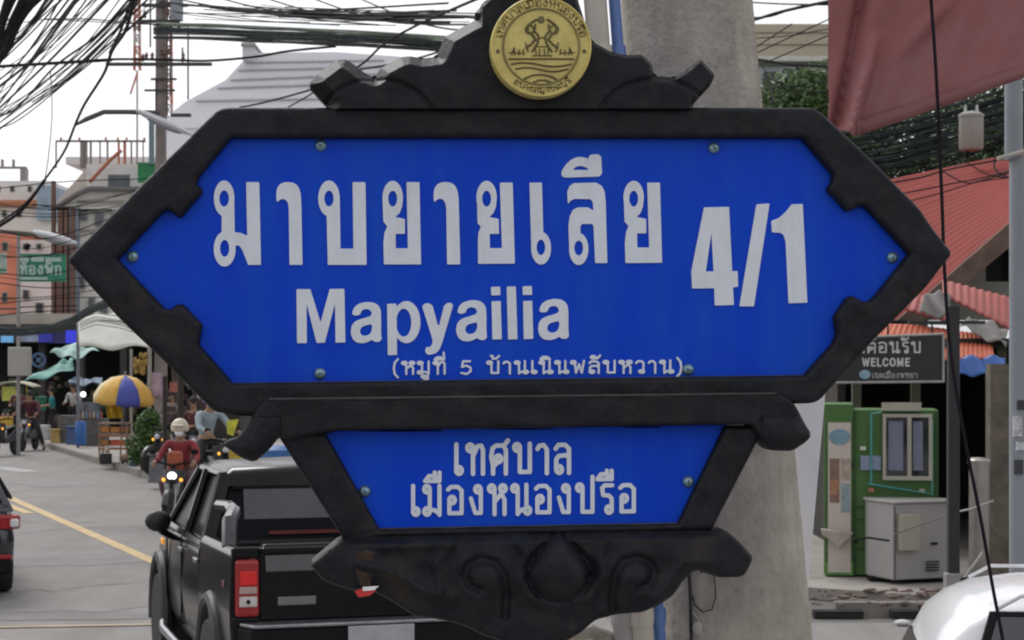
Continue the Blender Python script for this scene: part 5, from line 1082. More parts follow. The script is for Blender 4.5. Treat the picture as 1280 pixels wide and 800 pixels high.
m = MB(); m.bbox(XX(47, 57.6), XX(62, 57.6), 57.4, 57.8, .12, .55); tag(m.build('cool_box', mat('box_white', (.42, .42, .42), .5), None, bevel=.03), 'off white cool box on the pavement beside the person in teal', 'cool box')
m = MB(); m.lathe([(.16, 0), (.19, .4), (.20, .42), (.02, .44)], 12); q = m.build('bin', mat('bin_green', (.03, .16, .09), .6)); q.location = (XX(51, 59), 59, .95); tag(q, 'green tub on a ledge behind the person in teal', 'tub')
# stall with glass case
sc_ = thing('stall_counter', 'cluttered grey stall counter with a blue water drum beside it', 'counter', (XX(112, 53), 53, .12))
m = MB(); m.bbox(-.32, .42, 0, .6, 0, .75); m.build('counter', mat('counter_grey', (.10, .09, .09), .7, .4, 6), sc_)
m = MB(); m.bbox(-.3, .2, .05, .5, .76, 1.2); m.build('glass_case', mat('case', (.12, .13, .15), .2, .5, 8), sc_)
for k in range(7):
    m = MB(); m.lathe([(.035, 0), (.04, .14), (.015, .18), (.015, .22), (.01, .22)], 8, Matrix.Translation((-.28 + k * .1, .0, .76))); m.build('jar', mat('jar%d' % k, random.choice([(.3, .2, .12), (.15, .2, .3), (.35, .32, .28), (.25, .05, .05)]), .4), sc_)
m = MB(); m.lathe([(.13, 0), (.15, .05), (.15, .58), (.13, .63), (.02, .64)], 14); q = m.build('water_drum', mat('drum_blue', (.03, .13, .40), .4)); q.location = (XX(101, 52), 52, .2); tag(q, 'blue plastic drum on the pavement left of the food cart', 'drum')
m = MB(); m.sphere((0, 0, 0), .075, 12); q = m.build('lamp_globe', mat('lamp_on', (1, 1, 1), .3, emit=2)); q.location = at(104, 493, 52); tag(q, 'lit round white lamp left of the parasol', 'lamp')
m = MB(); m.tube([at(104, 489, 52), at(104, 472, 52)], .008, 4); m.build('cord', black, q).matrix_parent_inverse = Matrix.Translation(-q.location)
m = MB(); m.bbox(XX(72, 55), XX(92, 55), 55, 55.5, .12, .9); tag(m.build('stall_table', mat('table_grey', (.13, .12, .12), .8, .4, 6)), 'low cluttered table between the person in teal and the blue drum', 'table')
# awnings and tarps
def tarp(name, label, px, Y, m_, cat='tarpaulin', dY=1.0):
    """px: four corners, first two nearer"""
    return awn(name, label, [at(px[0][0], px[0][1], Y), at(px[1][0], px[1][1], Y), at(px[2][0], px[2][1], Y + dY), at(px[3][0], px[3][1], Y + dY)], m_, nfun=lambda u, v: .05 * sin(u * 11 + v * 5) + .03 * sin(v * 9 - u * 4), cat=cat, nu=20, nv=8)
tealm = mat('tarp_teal', (.16, .36, .32), .7, .15, 3)
tarp('tarpaulin', 'pale teal tarpaulin, the lower of two, sloping down to the left', [(30, 477), (92, 462), (92, 448), (76, 452)], 55, tealm)
tarp('tarpaulin', 'pale teal tarpaulin, the upper of two, over the dark shop', [(62, 441), (96, 448), (124, 437), (86, 430)], 55, mat('tarp_teal_pale', (.30, .45, .42), .7, .15, 3))
tarp('tarpaulin', 'narrow blue grey awning strip behind the round lamp', [(86, 480), (128, 479), (128, 473), (86, 474)], 54, mat('tarp_bluegrey', (.12, .17, .24), .7, .15, 3))
tarp('fabric_roof', 'large off white fabric roof running under the left point of the blue sign', [(99, 434), (195, 434), (170, 385), (97, 398)], 47, mat('fabric_white', (.44, .44, .40), .8, .10, 1.5, col2=(.25, .25, .22), c2amt=.4, c2scale=2), 'fabric roof', 3)
pole_thing('stall_post', 'pale thin post at the right edge of the parasol', 'post', 187, 45, 0.12, ZZ(435, 45), .05, mat('post_pale', (.30, .28, .25), .8, .2, 4))
pole_thing('stall_post', 'thin post holding the white fabric roof left of the parasol', 'post', 164, 46, .12, ZZ(436, 46), .035, MATS['post_pale'])
pole_thing('stall_post', 'dark post in the shade behind the rider in red', 'post', 226, 36, .12, ZZ(460, 36), .06, mat('post_brown', (.035, .028, .024), .9))
pole_thing('stall_post', 'grey post just right of the pink banner', 'post', 206, 38, .12, ZZ(470, 38), .045, MATS['post_brown'])
m = MB(); m.grid(lambda u, v: tuple(at(190 + 13 * u, 466 + 32 * v, 44) + Vector((0, .03 * sin(v * 6), 0))), 3, 6); tag(m.build('banner', mat('banner_pink', (.36, .26, .32), .8, .3, 12), None, solid=.01), 'pale pink hanging banner right of the parasol', 'banner')
m = MB(); [m.sphere(at(random.uniform(168, 184), random.uniform(442, 466), 45), random.uniform(.03, .07), 6, (1, 1, 1.4)) for _ in range(26)]; tag(m.build('hanging_goods', cloth('goods_ochre', (.30, .20, .05), .4)), 'ochre goods hanging under the white fabric roof', 'goods')
m = MB(); [m.box(at(random.uniform(206, 262), random.uniform(474, 528), 40), (random.uniform(.05, .14), .05, random.uniform(.06, .2)), rz=random.uniform(-1, 1)) for _ in range(40)]; tag(m.build('hanging_goods', cloth('goods_mixed', (.08, .05, .045), .6)), 'dark red goods hanging in the shade behind the riders', 'goods')
m = MB(); m.prism([(283, 526), (298, 524), (291, 545), (284, 542)], 0, .05, lambda p, t: at(p[0], p[1], 26) + Vector((0, t, 0))); tag(m.build('yellow_flag', cloth('flag_yellow', (.52, .50, .06)), None), 'small lime yellow flag left of the curl of the sign bar', 'flag')
m = MB(); m.prism([(286, 560), (302, 565), (300, 590), (287, 592)], 0, .05, lambda p, t: at(p[0], p[1], 24.5) + Vector((0, t, 0))); tag(m.build('yellow_board', cloth('board_yellow', (.5, .36, .06)), None), 'yellow board behind the roof of the pickup', 'board')
m = MB(); m.sphere((XX(318, 24), 24, ZZ(584, 24)), .22, 10, (1, .7, .8)); tag(m.build('sack', cloth('sack_pink', (.50, .34, .28)), None), 'pale pinkish sack behind the roof of the pickup', 'sack')
m = MB(); m.lathe([(.26, 0), (.28, .5), (.27, .9), (.2, .95)], 14); q = m.build('barrel', mat('barrel_blue', (.03, .12, .33), .5, .25, 9)); q.location = (XX(350, 24), 24, ZZ(562, 24) - .9); tag(q, 'blue barrel on a ledge showing between sign bar and pickup roof', 'barrel')
m = MB(); m.bbox(XX(300, 24.2), XX(380, 24.2), 24.1, 25.3, .12, ZZ(562, 24) - .9); tag(m.build('ledge', MATS['counter_grey']), 'grey loading ledge hidden behind the pickup cab', 'ledge')

# ------------------------------------------------------------------ buildings on the left, far to near
def bld(name, label, px, Y, cat='building'): return thing(name, label, cat, (XX(px, Y), Y, 0))
def bl(o, m_, nm, px0, px1, py0, py1, Y, t=.3, bevel=0, par=None):
    m = MB(); BXZ(m, px0, px1, py0, py1, Y, t, o); return m.build(nm, m_, par or o, bevel=bevel)
# dark open shop row behind the stalls
r_ = bld('shop_row', 'dark open shop row behind the stalls, with blue signs above', 120, 62)
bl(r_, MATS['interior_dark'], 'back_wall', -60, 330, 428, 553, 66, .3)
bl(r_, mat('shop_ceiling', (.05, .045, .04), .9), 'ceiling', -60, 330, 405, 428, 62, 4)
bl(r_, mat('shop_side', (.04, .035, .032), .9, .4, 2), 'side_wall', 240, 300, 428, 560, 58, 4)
for k, (px, c_) in enumerate(((48, (.05, .045, .05)), (96, (.07, .06, .06)), (150, (.05, .05, .05)), (214, (.08, .06, .05)))): bl(r_, mat('pier%d' % k, c_, .9, .3, 3), 'pier', px, px + 8, 428, 553, 62.2, .4)
random.seed(11)
for k in range(90):
    px = random.uniform(-5, 240); py = random.uniform(470, 548); s_ = random.uniform(4, 11)
    c_ = random.choice([(.10, .08, .07), (.16, .05, .04), (.06, .10, .14), (.14, .13, .12), (.05, .08, .05), (.18, .14, .10)])
    q = MB(); Y_ = random.uniform(62.5, 64.5); a_ = at(px, py + s_, Y_); b_ = at(px + s_ * 1.2, py, Y_); q.bbox(a_.x - r_.location.x, b_.x - r_.location.x, Y_ - 62, Y_ - 62 + .3, a_.z, b_.z); q.build('goods_box', mat('gb%d' % (k % 9), c_, .8, .4, 8), r_, bevel=.03)
bl(r_, mat('sign_lightblue', (.16, .42, .75), .4, .3, 4, emit=.25), 'sign_panel', 1, 16, 417, 428, 61.5, .1)
bl(r_, mat('sign_pale', (.26, .30, .42), .5, .5, 5), 'sign_panel', 24, 48, 418, 427, 61.5, .1)
bl(r_, mat('sign_blue2', (.03, .035, .36), .4, .3, 5, emit=.1), 'sign_panel', 48, 66, 417, 428, 61.5, .1)
bl(r_, mat('sign_navy', (.02, .02, .12), .4, .3, 5), 'sign_panel', 66, 82, 416, 429, 61.55, .1)
bl(r_, mat('sign_bright', (.04, .05, .75), .4, .15, 5, emit=.3), 'sign_panel', 82, 95, 413, 429, 61.45, .1)
contour([('+q', 48, 450, 8, 8, 1.3), ('+e', 48, 450, 2.5, 2.5), ('+s', [(43, 445), (53, 455)], .5), ('+s', [(53, 445), (43, 455)], .5)], .6, lambda x, y, d: at(x, y, 60.9) - r_.location, lambda x, y: at(x, y, 61.1) - r_.location).build('round_emblem', mat('emblem_round', (.06, .13, .26), .5, .3, 8), r_)
bl(r_, mat('gable_cream', (.45, .41, .36), .9, .2, .7), 'parapet', -60, 98, 392, 405, 63, 2)
# orange building
orb = bld('orange_building', 'orange and grey building beyond the green hanging sign', 35, 95)
bl(orb, mat('orange_wall', (.74, .27, .17), .85, .22, .35, col2=(.50, .28, .20), c2amt=.42, c2scale=.3), 'wall', -80, 42, 292, 400, 95, 6)
bl(orb, mat('mauve_wall', (.70, .60, .58), .9, .18, .5, col2=(.52, .30, .22), c2amt=.38, c2scale=.5), 'wall', 22, 78, 300, 400, 94.5, 6)
bl(orb, mat('band_white', (.8, .79, .75), .8, .1, .6), 'upper_wall', -80, 66, 257, 292, 95.5, 6)
bl(orb, mat('band_orange', (.52, .22, .12), .8, .2, .6), 'band', -80, 47, 250, 257, 95, 6)
bl(orb, mat('top_grey', (.72, .72, .70), .9, .12, .4), 'upper_wall', -80, 62, 226, 250, 96, 5)
for k, (x0, x1, y0, y1) in enumerate(((2, 10, 302, 314), (-14, -6, 302, 314), (28, 36, 304, 312), (45, 52, 304, 312), (2, 9, 365, 378), (28, 36, 362, 374), (44, 54, 378, 392), (2, 8, 262, 272), (-10, -3, 262, 272), (20, 27, 262, 272), (12, 18, 232, 240), (34, 40, 232, 240), (-6, 0, 232, 240))):
    f_ = bl(orb, mat('win_frame', (.40, .38, .30), .7), 'window', x0, x1, y0, y1, 94.3, .2); bl(orb, glassd, 'pane', x0 + 1, x1 - 1, y0 + 1, y1 - 1, 94.25, .04, par=f_)
for y in (372, 385): bl(orb, mat('rail_dark', (.08, .07, .07), .8), 'balcony_rail', -20, 24, y, y + 2, 94.1, .1)
bl(orb, mat('tank_frame', (.30, .28, .26), .8), 'roof_frame', -4, 32, 208, 210.5, 96, .3); bl(orb, MATS['tank_frame'], 'roof_frame', 25, 32, 210, 226, 96, .6); bl(orb, MATS['tank_frame'], 'roof_frame', 1, 3, 199, 208, 96, .3); bl(orb, MATS['tank_frame'], 'roof_frame', 15, 17, 199, 208, 96, .3)
bl(orb, mat('blue_bits', (.30, .38, .46), .8, .3, 1), 'side_wall', 46, 66, 232, 275, 94.9, 3)
# unfinished concrete building
ub = bld('unfinished_building', 'grey unfinished concrete building with bare columns on its roof, left of the sign', 120, 78)
gw = mat('raw_concrete', (.70, .68, .66), .9, .12, .4, .1, col2=(.40, .38, .36), c2amt=.42, c2scale=.35)
gw2 = mat('pale_render', (.76, .74, .68), .9, .1, .5, col2=(.46, .45, .40), c2amt=.4, c2scale=.4)
bl(ub, gw, 'wall', 108, 300, 205, 236, 78, 6); bl(ub, gw2, 'wall', 84, 310, 238, 420, 78.2, 6)
bl(ub, gw, 'wall', 82, 300, 196, 205, 80, 4)
m = MB(); m.prism([(72, 256), (72, 250), (98, 222), (112, 205), (112, 236)], 0, 4, lambda p, t: at(p[0], p[1], 78.1) - ub.location + Vector((0, t, 0))); m.build('gable_wall', mat('gable_pink', (.58, .51, .46), .9, .12, .5), ub)
m = MB(); m.tube([at(72, 259, 77.8) - ub.location, at(98, 242, 77.8) - ub.location, at(112, 236, 77.8) - ub.location], .12, 6); m.tube([at(112, 236, 77.8) - ub.location, at(290, 238, 77.8) - ub.location], .12, 6); m.build('eaves_edge', mat('edge_dark', (.16, .15, .15), .9), ub)
for y in (250, 262, 286, 310, 334): bl(ub, mat('ledge_c', (.34, .33, .29), .9), 'ledge', 96, 300, y, y + 2.5, 78.0, .3)
for x in (64, 72, 80, 88): bl(ub, mat('col_brown', (.16, .09, .07), .9, .25, 1), 'column', x, x + (4 if x != 72 else 6), 226 if x < 72 else 258, 410, 77.2, .3)
bl(ub, mat('col_rose', (.42, .24, .20), .9, .2, .8), 'wall_strip', 70, 80, 290, 410, 77.6, .3); bl(ub, mat('strip_bluegrey', (.30, .34, .40), .9, .2, .8), 'wall_strip', 83, 98, 258, 410, 77.9, .3)
for (x0, x1, y0, y1) in ((135, 162, 218, 234), (100, 108, 262, 274), (118, 128, 264, 282), (138, 146, 264, 282), (88, 94, 270, 284), (104, 110, 318, 330), (100, 106, 345, 360), (110, 118, 372, 388), (124, 134, 384, 394)):
    f_ = bl(ub, mat('win_grey', (.26, .27, .30), .7), 'window', x0, x1, y0, y1, 77.95, .2); bl(ub, mat('pane_dull', (.10, .11, .12), .3), 'pane', x0 + 1.2, x1 - 1.2, y0 + 1.2, y1 - 1.2, 77.9, .04, par=f_)
bl(ub, mat('lit_gap', (.8, .85, .88), .6), 'window', 89.5, 93, 278, 288, 77.85, .1)
colm = mat('bare_col', (.24, .21, .20), .9, .2, .6)
for x, wd, c_ in ((69, 1.2, 0), (100, 5, 0), (106, 2.5, 0), (112, 2, 0), (124, 1.2, 0), (133, 1.8, 0), (147, 2, 1), (154, 3, 1), (163, 1.5, 0), (170, 1, 0), (178, 1, 0)):
    bl(ub, mat('rebar_red', (.40, .13, .08), .8) if c_ else colm, 'roof_column', x, x + wd, 176, 210, 79, .15)
bl(ub, colm, 'roof_rail', 70, 182, 175, 177.5, 79, .1)
for x in (75, 98, 131, 146, 157, 179): bl(ub, MATS['rebar_red'], 'rail_knob', x, x + 2, 171.5, 175, 79, .1)
bl(ub, mat('panel_green', (.02, .20, .07), .6, .15, 1), 'green_panel', 172, 205, 203, 228, 77, .2)
m = MB(); m.tube([at(112, 228, 77.5) - ub.location, at(138, 200, 77.5) - ub.location, at(152, 188, 77.5) - ub.location], .08, 5); m.build('brace', MATS['rebar_red'], ub)
bl(ub, mat('post_teal', (.16, .22, .24), .8), 'corner_post', 186, 192, 150, 205, 76.8, .2)
# pale gabled hall
hall = bld('gabled_hall', 'pale grey hall with a long sloping roof behind the carved crest', 320, 110)
m = MB(); m.prism([(200, 160), (218, 138), (232, 127), (282, 100), (306, 74), (324, 66), (420, 65), (600, 78), (780, 90), (780, 160)], 0, 14, lambda p, t: at(p[0], p[1], 110) - hall.location + Vector((0, t, 0))); m.build('roof_gable', mat('hall_pale', (.8, .8, .84), .8, .05, .2), hall)
m = MB(); a_ = at(200, 160, 110) - hall.location; b_ = at(780, 160, 110) - hall.location; m.bbox(a_.x, b_.x, .2, 14, 0, a_.z); m.build('lower_wall', MATS['hall_pale'], hall)
for k, (y0, y1) in enumerate(((76, 75), (86, 83), (98, 92), (108, 103), (124, 122))):
    m = MB(); m.tube([at((307, 298, 288, 272, 245)[k], y0 + 2, 109.9) - hall.location, at(480, y1, 109.9) - hall.location], .07, 4); m.build('seam', mat('seam', (.50, .50, .54), .8), hall)
bl(hall, mat('hall_shade', (.6, .6, .64), .8, .05, .2), 'stair_tower', 303, 317, 52, 75, 109, 3); bl(hall, mat('hall_trim', (.34, .33, .32), .8), 'tower_cap', 301, 319, 54, 57, 108.8, 3.4)
# lattice masts
def lattice(name, label, cat, px0, px1, py0, py1, Y, tops=None, red=True):
    o = bld(name, label, (px0 + px1) / 2, Y, cat); mr_ = mat('mast_red', (.40, .15, .11), .7, .2, 1); mw_ = mat('mast_pale', (.42, .36, .34), .7, .2, 1)
    n_ = max(3, int((py1 - py0) / 14)); w0 = XX(px1, Y) - XX(px0, Y); z0, z1 = ZZ(py1, Y), ZZ(py0, Y); m2 = [MB(), MB()]
    for i in range(n_):
        mm = MB(); a_, b_ = z0 + (z1 - z0) * i / n_, z0 + (z1 - z0) * (i + 1) / n_; wa = w0 / 2 * (1 - .3 * i / n_); wb = w0 / 2 * (1 - .3 * (i + 1) / n_)
        c4 = [(-1, -1), (1, -1), (1, 1), (-1, 1)]
        for k in range(4):
            p, q = c4[k], c4[(k + 1) % 4]
            mm.tube([(p[0] * wa, p[1] * wa, a_), (p[0] * wb, p[1] * wb, b_)], .06, 4); mm.tube([(p[0] * wa, p[1] * wa, a_), (q[0] * wb, q[1] * wb, b_)], .035, 4); mm.tube([(p[0] * wb, p[1] * wb, b_), (q[0] * wb, q[1] * wb, b_)], .035, 4)
        mm.build('mast_section', (mr_, mw_)[(i // 2) % 2], o)
    m = MB(); m.tube([(0, 0, 0), (0, 0, z0)], .07, 6); m.build('base', mw_, o); return o
lattice('telecom_mast', 'red and white lattice mast rising right behind the far power pole', 'mast', 207, 215, -60, 190, 130)
lattice('crane_mast', 'thin red lattice mast left of the far power pole', 'mast', 168, 175, -60, 88, 125)
m = MB(); m.tube([at(172, 90, 124.5), at(163, 118, 124.5)], .07, 5); tag(m.build('crane_hook', MATS['mast_red']), 'red hanging hook line under the thin red mast', 'hook')
# far power pole with cross arms
fp = thing('power_pole', 'far concrete power pole crowded with cross arms and wires at the top left', 'utility pole', (XX(201, 48), 48, 0))
fz = lambda py: ZZ(py, 48); fxx = lambda px: XX(px, 48) - fp.location.x
m = MB(); m.tube([(0, 0, 0), (0, 0, fz(-80))], [.17, .12], 10); m.build('shaft', mat('far_concrete', (.22, .19, .18), .9, .2, 2), fp)
arm_m = mat('arm_dark', (.06, .055, .055), .8)
for y, x0, x1, t_ in ((81.5, 134, 266, .05), (100, 190, 222, .03), (114, 182, 220, .03), (145, 215, 240, .05), (28, 176, 226, .05), (8, 180, 236, .05)):
    m = MB(); m.box(((fxx(x0) + fxx(x1)) / 2, -.15, fz(y)), (fxx(x1) - fxx(x0), .08, t_ * 1.6)); m.build('cross_arm', arm_m, fp)
random.seed(5)
for k in range(14):
    x = random.uniform(168, 234); y = random.choice([2, 20, 24, 40, 70, 76, 78]); m = MB(); m.lathe([(.03, 0), (.055, .04), (.03, .08), (.055, .12), (.03, .16), (.01, .2)], 8, Matrix.Translation((fxx(x), -.15, fz(y)))); m.build('insulator', mat('insulator', (.16, .08, .06), .4), fp)
m = MB(); [m.tube([(fxx(x), -.1, fz(a_)), (fxx(x), -.1, fz(b_))], .022, 5) for x, a_, b_ in ((210, 0, 145), (214, 20, 120), (236, 35, 125), (229, 60, 80), (189, 0, 60), (196, 100, 150))]; m.build('down_cable', MATS['arm_dark'], fp)
m = MB(); m.bbox(fxx(216), fxx(229), -.3, 0, fz(27), fz(-10)); m.build('switch_box', mat('box_greyblue', (.25, .27, .30), .6), fp)
# street lamps
def lamp(label, arm, head, Y, post):
    o = thing('street_lamp', label, 'street lamp', at(post[0], 452, Y) * 1)
    o.location = (XX(post[0], Y), Y, 0); lc = o.location
    m = MB(); m.tube([at(x, y, Y) - lc for x, y in arm], [.03] + [.065] * (len(arm) - 1), 6); m.build('arm', mat('lamp_arm', (.09, .085, .075), .8), o)
    m = MB(); h0, h1 = at(*head[0], Y - .1) - lc, at(*head[1], Y - .1) - lc; d_ = h1 - h0; pr = [(0, .10), (.15, .2), (.5, .24), (.8, .2), (1, .07)]
    for (t, w1), (t2, w2) in zip(pr[:-1], pr[1:]):
        pass
    secs = [[tuple(h0 + d_ * t + Vector((0, w1 * cos(a) * .8, w1 * .45 * sin(a)))) for a in [k * pi / 4 for k in range(8)]] for t, w1 in pr]; shell(m, secs); m.build('lamp_head', mat('lamp_head', (.52, .54, .56), .4, .1, 3), o)
    m = MB(); secs = [[tuple(h0 + d_ * (.2 + t * .6) + Vector((0, w1 * .5 * cos(a), -.09 + w1 * .3 * sin(a)))) for a in [k * pi / 4 for k in range(8)]] for t, w1 in pr]; shell(m, secs); m.build('lamp_cover', mat('lamp_cover', (.25, .27, .3), .2), o)
    if post[1]: m = MB(); m.tube([(0, 0, 0), (0, 0, ZZ(post[1], Y))], .05, 8); m.build('post', mat('lamp_post', (.26, .25, .25), .7, .1, 2), o)
    return o
lamp('street lamp with a long dark arm above the unfinished building', [(95, 156), (108, 149), (130, 140), (160, 140), (200, 141)], [(170, 138), (240, 168)], 47.5, (190, 0))
lamp('lower street lamp with a pale head above the green hanging sign', [(-30, 287), (20, 291), (48, 294)], [(42, 290), (96, 304)], 50, (23, 291))
m = MB(); m.bbox(XX(12, 49.8), XX(38, 49.8), 49.6, 49.95, ZZ(470, 49.8), ZZ(434, 49.8)); tag(m.build('control_box', mat('box_beige', (.36, .35, .31), .6, .08, 2), None, bevel=.03), 'pale grey metal box fixed to the thin lamp post at the far left', 'box')
pole_thing('steel_post', 'thin grey post right of the green hanging sign', 'post', 97.5, 52, 0, ZZ(350, 52), .045, mat('post_slate', (.16, .17, .20), .7))
# green hanging sign
gs = thing('green_sign', 'green shop sign with white Thai lettering at the left edge', 'sign', at(51, 335, 51)); gl = gs.location.copy()
m = MB(); m.prism([(20.5, 317), (82, 317.5), (82, 352), (20.5, 352)], 0, .06, lambda p, t: at(p[0], p[1], 51) - gl + Vector((0, t, 0))); m.build('board', mat('board_green', (.03, .22, .13), .6, .15, 3), gs)
gf = lambda a, b, t: tuple(at(a, b, 51) - gl + Vector((0, t - .01, 0)))
gw_ = mat('green_lettering', (.42, .55, .50), .6, .15, 5)
letters(text_ops('ห้องพัก', 25, 79, 343, 11, 1.15), 'lettering', .5, -.01, gw_, gs, gf)['kind'] = 'stuff'
m = MB(); 
for (x0, x1, y0, y1) in ((24, 36, 320, 327), (39, 55, 321, 327), (57, 77, 322, 327), (25, 60, 346.5, 349.5)):
    m = MB(); a_ = at(x0, y1, 51) - gl; b_ = at(x1, y0, 51) - gl; m.bbox(a_.x, b_.x, -.02, 0, a_.z, b_.z); m.build('text_band', gw_, gs)
s2 = thing('small_sign', 'pale green sign cut by the left photo edge', 'sign', at(0, 328, 52)); m = MB(); a_ = at(-25, 343, 52) - s2.location; b_ = at(8, 316, 52) - s2.location; m.bbox(a_.x, b_.x, 0, .06, a_.z, b_.z); m.build('board', mat('board_palegreen', (.36, .42, .38), .6, .3, 5), s2)
m = MB(); a_ = at(-25, 339, 52) - s2.location; b_ = at(8, 336, 52) - s2.location; m.bbox(a_.x, b_.x, -.01, 0, a_.z, b_.z); m.build('stripe', MATS['board_green'], s2)
tag(MB().tube([at(36, 305, 50.5), at(32, 312, 50.5)], .07, 6).build('wall_lamp', black), 'small dark lamp above the green hanging sign', 'lamp')

# ------------------------------------------------------------------ overhead cables
cabm = mat('cable_black', (.012, .010, .014), .8, .2, 3, spec=.1)
def wire(pts, Y0, Y1, wpx, label, group=None, name='cable', m_=None, nseg=24):
    P = []; n = len(pts)
    for k in range(nseg + 1):
        t = k / nseg * (n - 1); i = min(int(t), n - 2); f_ = t - i
        p0, p1, p2, p3 = pts[max(i - 1, 0)], pts[i], pts[i + 1], pts[min(i + 2, n - 1)]
        c = [.5 * ((2 * p1[j]) + (-p0[j] + p2[j]) * f_ + (2 * p0[j] - 5 * p1[j] + 4 * p2[j] - p3[j]) * f_ ** 2 + (-p0[j] + 3 * p1[j] - 3 * p2[j] + p3[j]) * f_ ** 3) for j in (0, 1)]
        Y = Y0 + (Y1 - Y0) * k / nseg; P.append(at(c[0], c[1], Y))
    ym = (Y0 + Y1) / 2; m = MB(); m.tube(P, wpx * 1.35 / 2 / F * ym, 5, False); o = m.build(name, m_ or cabm); return tag(o, label, 'cable', group)
G1 = 'slanting cables at the top left'
raw = [([(82, -6), (45, 35), (5, 74)], 1.6), ([(100, -6), (68, 40), (40, 75), (-5, 112)], 2.6), ([(112, -6), (85, 30), (40, 78), (12, 112), (-5, 128)], 1.4), ([(140, -6), (104, 32), (60, 78), (-6, 140)], 2.4),
       ([(166, -6), (120, 45), (70, 82), (22, 134), (-6, 146)], 2.), ([(190, -6), (130, 52), (80, 98), (30, 130), (-6, 158)], 1.6), ([(152, -4), (110, 52), (60, 100), (10, 140), (-6, 150)], 1.0), ([(98, -6), (62, 42), (30, 88), (-5, 135)], 2.2),
       ([(78, -6), (52, 40), (18, 88), (-6, 124)], 1.3), ([(62, -6), (30, 42), (-6, 78)], 3.0), ([(70, -6), (40, 30), (-6, 84)], 2.2), ([(180, -6), (128, 60), (72, 112), (20, 152), (-6, 160)], 1.2), ([(205, 0), (150, 44), (104, 84), (60, 118), (-6, 166)], 1.),
       ([(120, -6), (90, 28), (55, 70), (22, 112), (-6, 150)], 1.2), ([(90, -6), (58, 36), (24, 78), (-6, 104)], 1.8), ([(160, 10), (112, 62), (70, 96)], 1.4), ([(186, 12), (140, 56), (92, 96), (44, 130)], 1.3), ([(176, -6), (150, 30), (118, 66), (84, 98), (40, 128)], 1.6), ([(196, 6), (158, 40), (128, 60)], 1.)]
random.seed(21)
for i, (p, w_) in enumerate(raw): wire(p, 20 + i * .4, 34 + i * .3, w_, 'thin black cable of the fan slanting down left across the white sky', G1)
for i in range(16):
    xa = random.uniform(45, 210); xb = -6; ya = -6; yb = xa * .82 + random.uniform(-14, 10); wire([(xa, ya), (xa * .62, yb * .42 + random.uniform(-4, 4)), (xa * .28, yb * .78 + random.uniform(-3, 5)), (xb, yb + 8)], 21 + i * .4, 36 + i * .2, random.uniform(.6, 1.3), 'thin black cable of the fan slanting down left across the white sky', G1)
for i in range(18):
    x = random.uniform(2, 56); wire([(x + 6, -8), (x * .55 + random.uniform(-3, 3), 24), (x * .25 - 4, 50 + x * .3), (-12, 78 + random.uniform(-6, 18))], 17, 22, random.uniform(2.6, 6.5), 'thick black cable packed in the dark mass at the top left corner', 'thick cables in the top left corner')
wire([(168, -6), (158, 36), (140, 64), (130, 92), (106, 130), (94, 156), (80, 190), (55, 226), (30, 256), (-6, 282)], 22, 40, 2.6, 'long black cable falling from the far power pole past the unfinished building', nseg=40)
wire([(164, 0), (150, 40), (137, 66)], 24, 27, 2.6, 'short thick cable beside the long falling cable at the top left')
wire([(56, 225), (28, 262), (-6, 286)], 38, 40, 3.2, 'thicker lower cable meeting the long falling cable at the left edge')
wire([(63, 90), (65, 130), (64, 160), (60, 200), (54, 235)], 40, 42, .9, 'hair thin cable hanging nearly straight down at the far left')
wire([(-6, 83), (60, 79), (110, 76), (150, 74), (210, 75), (260, 76), (320, 71), (360, 64), (420, 58)], 46, 47, 2.4, 'long nearly level black cable crossing the top left wires', nseg=40)
wire([(-6, 84.5), (70, 80), (140, 76)], 45, 46, 1.4, 'second level cable just below the long level one at the left')
wire([(56, 24), (110, 24), (170, 29), (205, 31)], 45, 47, 1.2, 'fine level wire above the long level cable, left of the far power pole')
wire([(205, 31), (150, 29), (60, 24.5), (30, 28)], 45, 46, .9, 'finest level wire just below the other fine wire at the top left')
# thick sagging cable bundle running right from the far pole
def bundle(label, pts, Y0, Y1, n_, spread, wpx, m_, seed=1):
    rnd = random.Random(seed); ms = MB()
    for k in range(n_):
        dy = rnd.uniform(-spread, spread); q = [(x + 0, y + dy * (1 + .15 * rnd.uniform(-1, 1)) + rnd.uniform(-.8, .8)) for x, y in pts]; nn = 26; P = []
        for s_ in range(nn + 1):
            t = s_ / nn * (len(q) - 1); i = min(int(t), len(q) - 2); f_ = t - i; Y = Y0 + (Y1 - Y0) * s_ / nn + rnd.uniform(-.03, .03)
            P.append(at(q[i][0] * (1 - f_) + q[i + 1][0] * f_, q[i][1] * (1 - f_) + q[i + 1][1] * f_, Y))
        ms.tube(P, wpx * rnd.uniform(.5, 1.2) / 2 / F * (Y0 + Y1) / 2, 5, False)
    return tag(ms.build('cable_bundle', m_), label, 'cable bundle')
bundle('thick dark cable bundle stretched from the far power pole to the carved crest', [(192, 40), (260, 41), (330, 44), (400, 47), (470, 51), (570, 57), (640, 62), (740, 68), (860, 72)], 46, 20, 34, 9.5, 2., mat('bundle_dark', (.03, .038, .04), .8, .4, 3, spec=.15), 3)
bundle('thin green topped cable strip lying along the upper edge of the thick bundle', [(195, 30), (260, 32), (340, 35), (440, 41), (570, 49), (700, 62), (860, 66)], 45.5, 20, 8, 2., 2.2, mat('bundle_green', (.07, .11, .07), .7, .4, 3), 4)
bundle('sagging dark cable bundle crossing in front of the grey and orange buildings', [(-10, 413), (30, 414), (62, 411), (88, 402), (108, 390), (130, 380), (160, 372)], 44, 36, 16, 5, 2.6, MATS['bundle_dark'], 5)
bundle('thin loose cable bundle tangled over the white fabric roof', [(100, 405), (120, 398), (150, 402), (180, 412), (205, 425)], 43, 40, 7, 7, .9, MATS['bundle_dark'], 6)
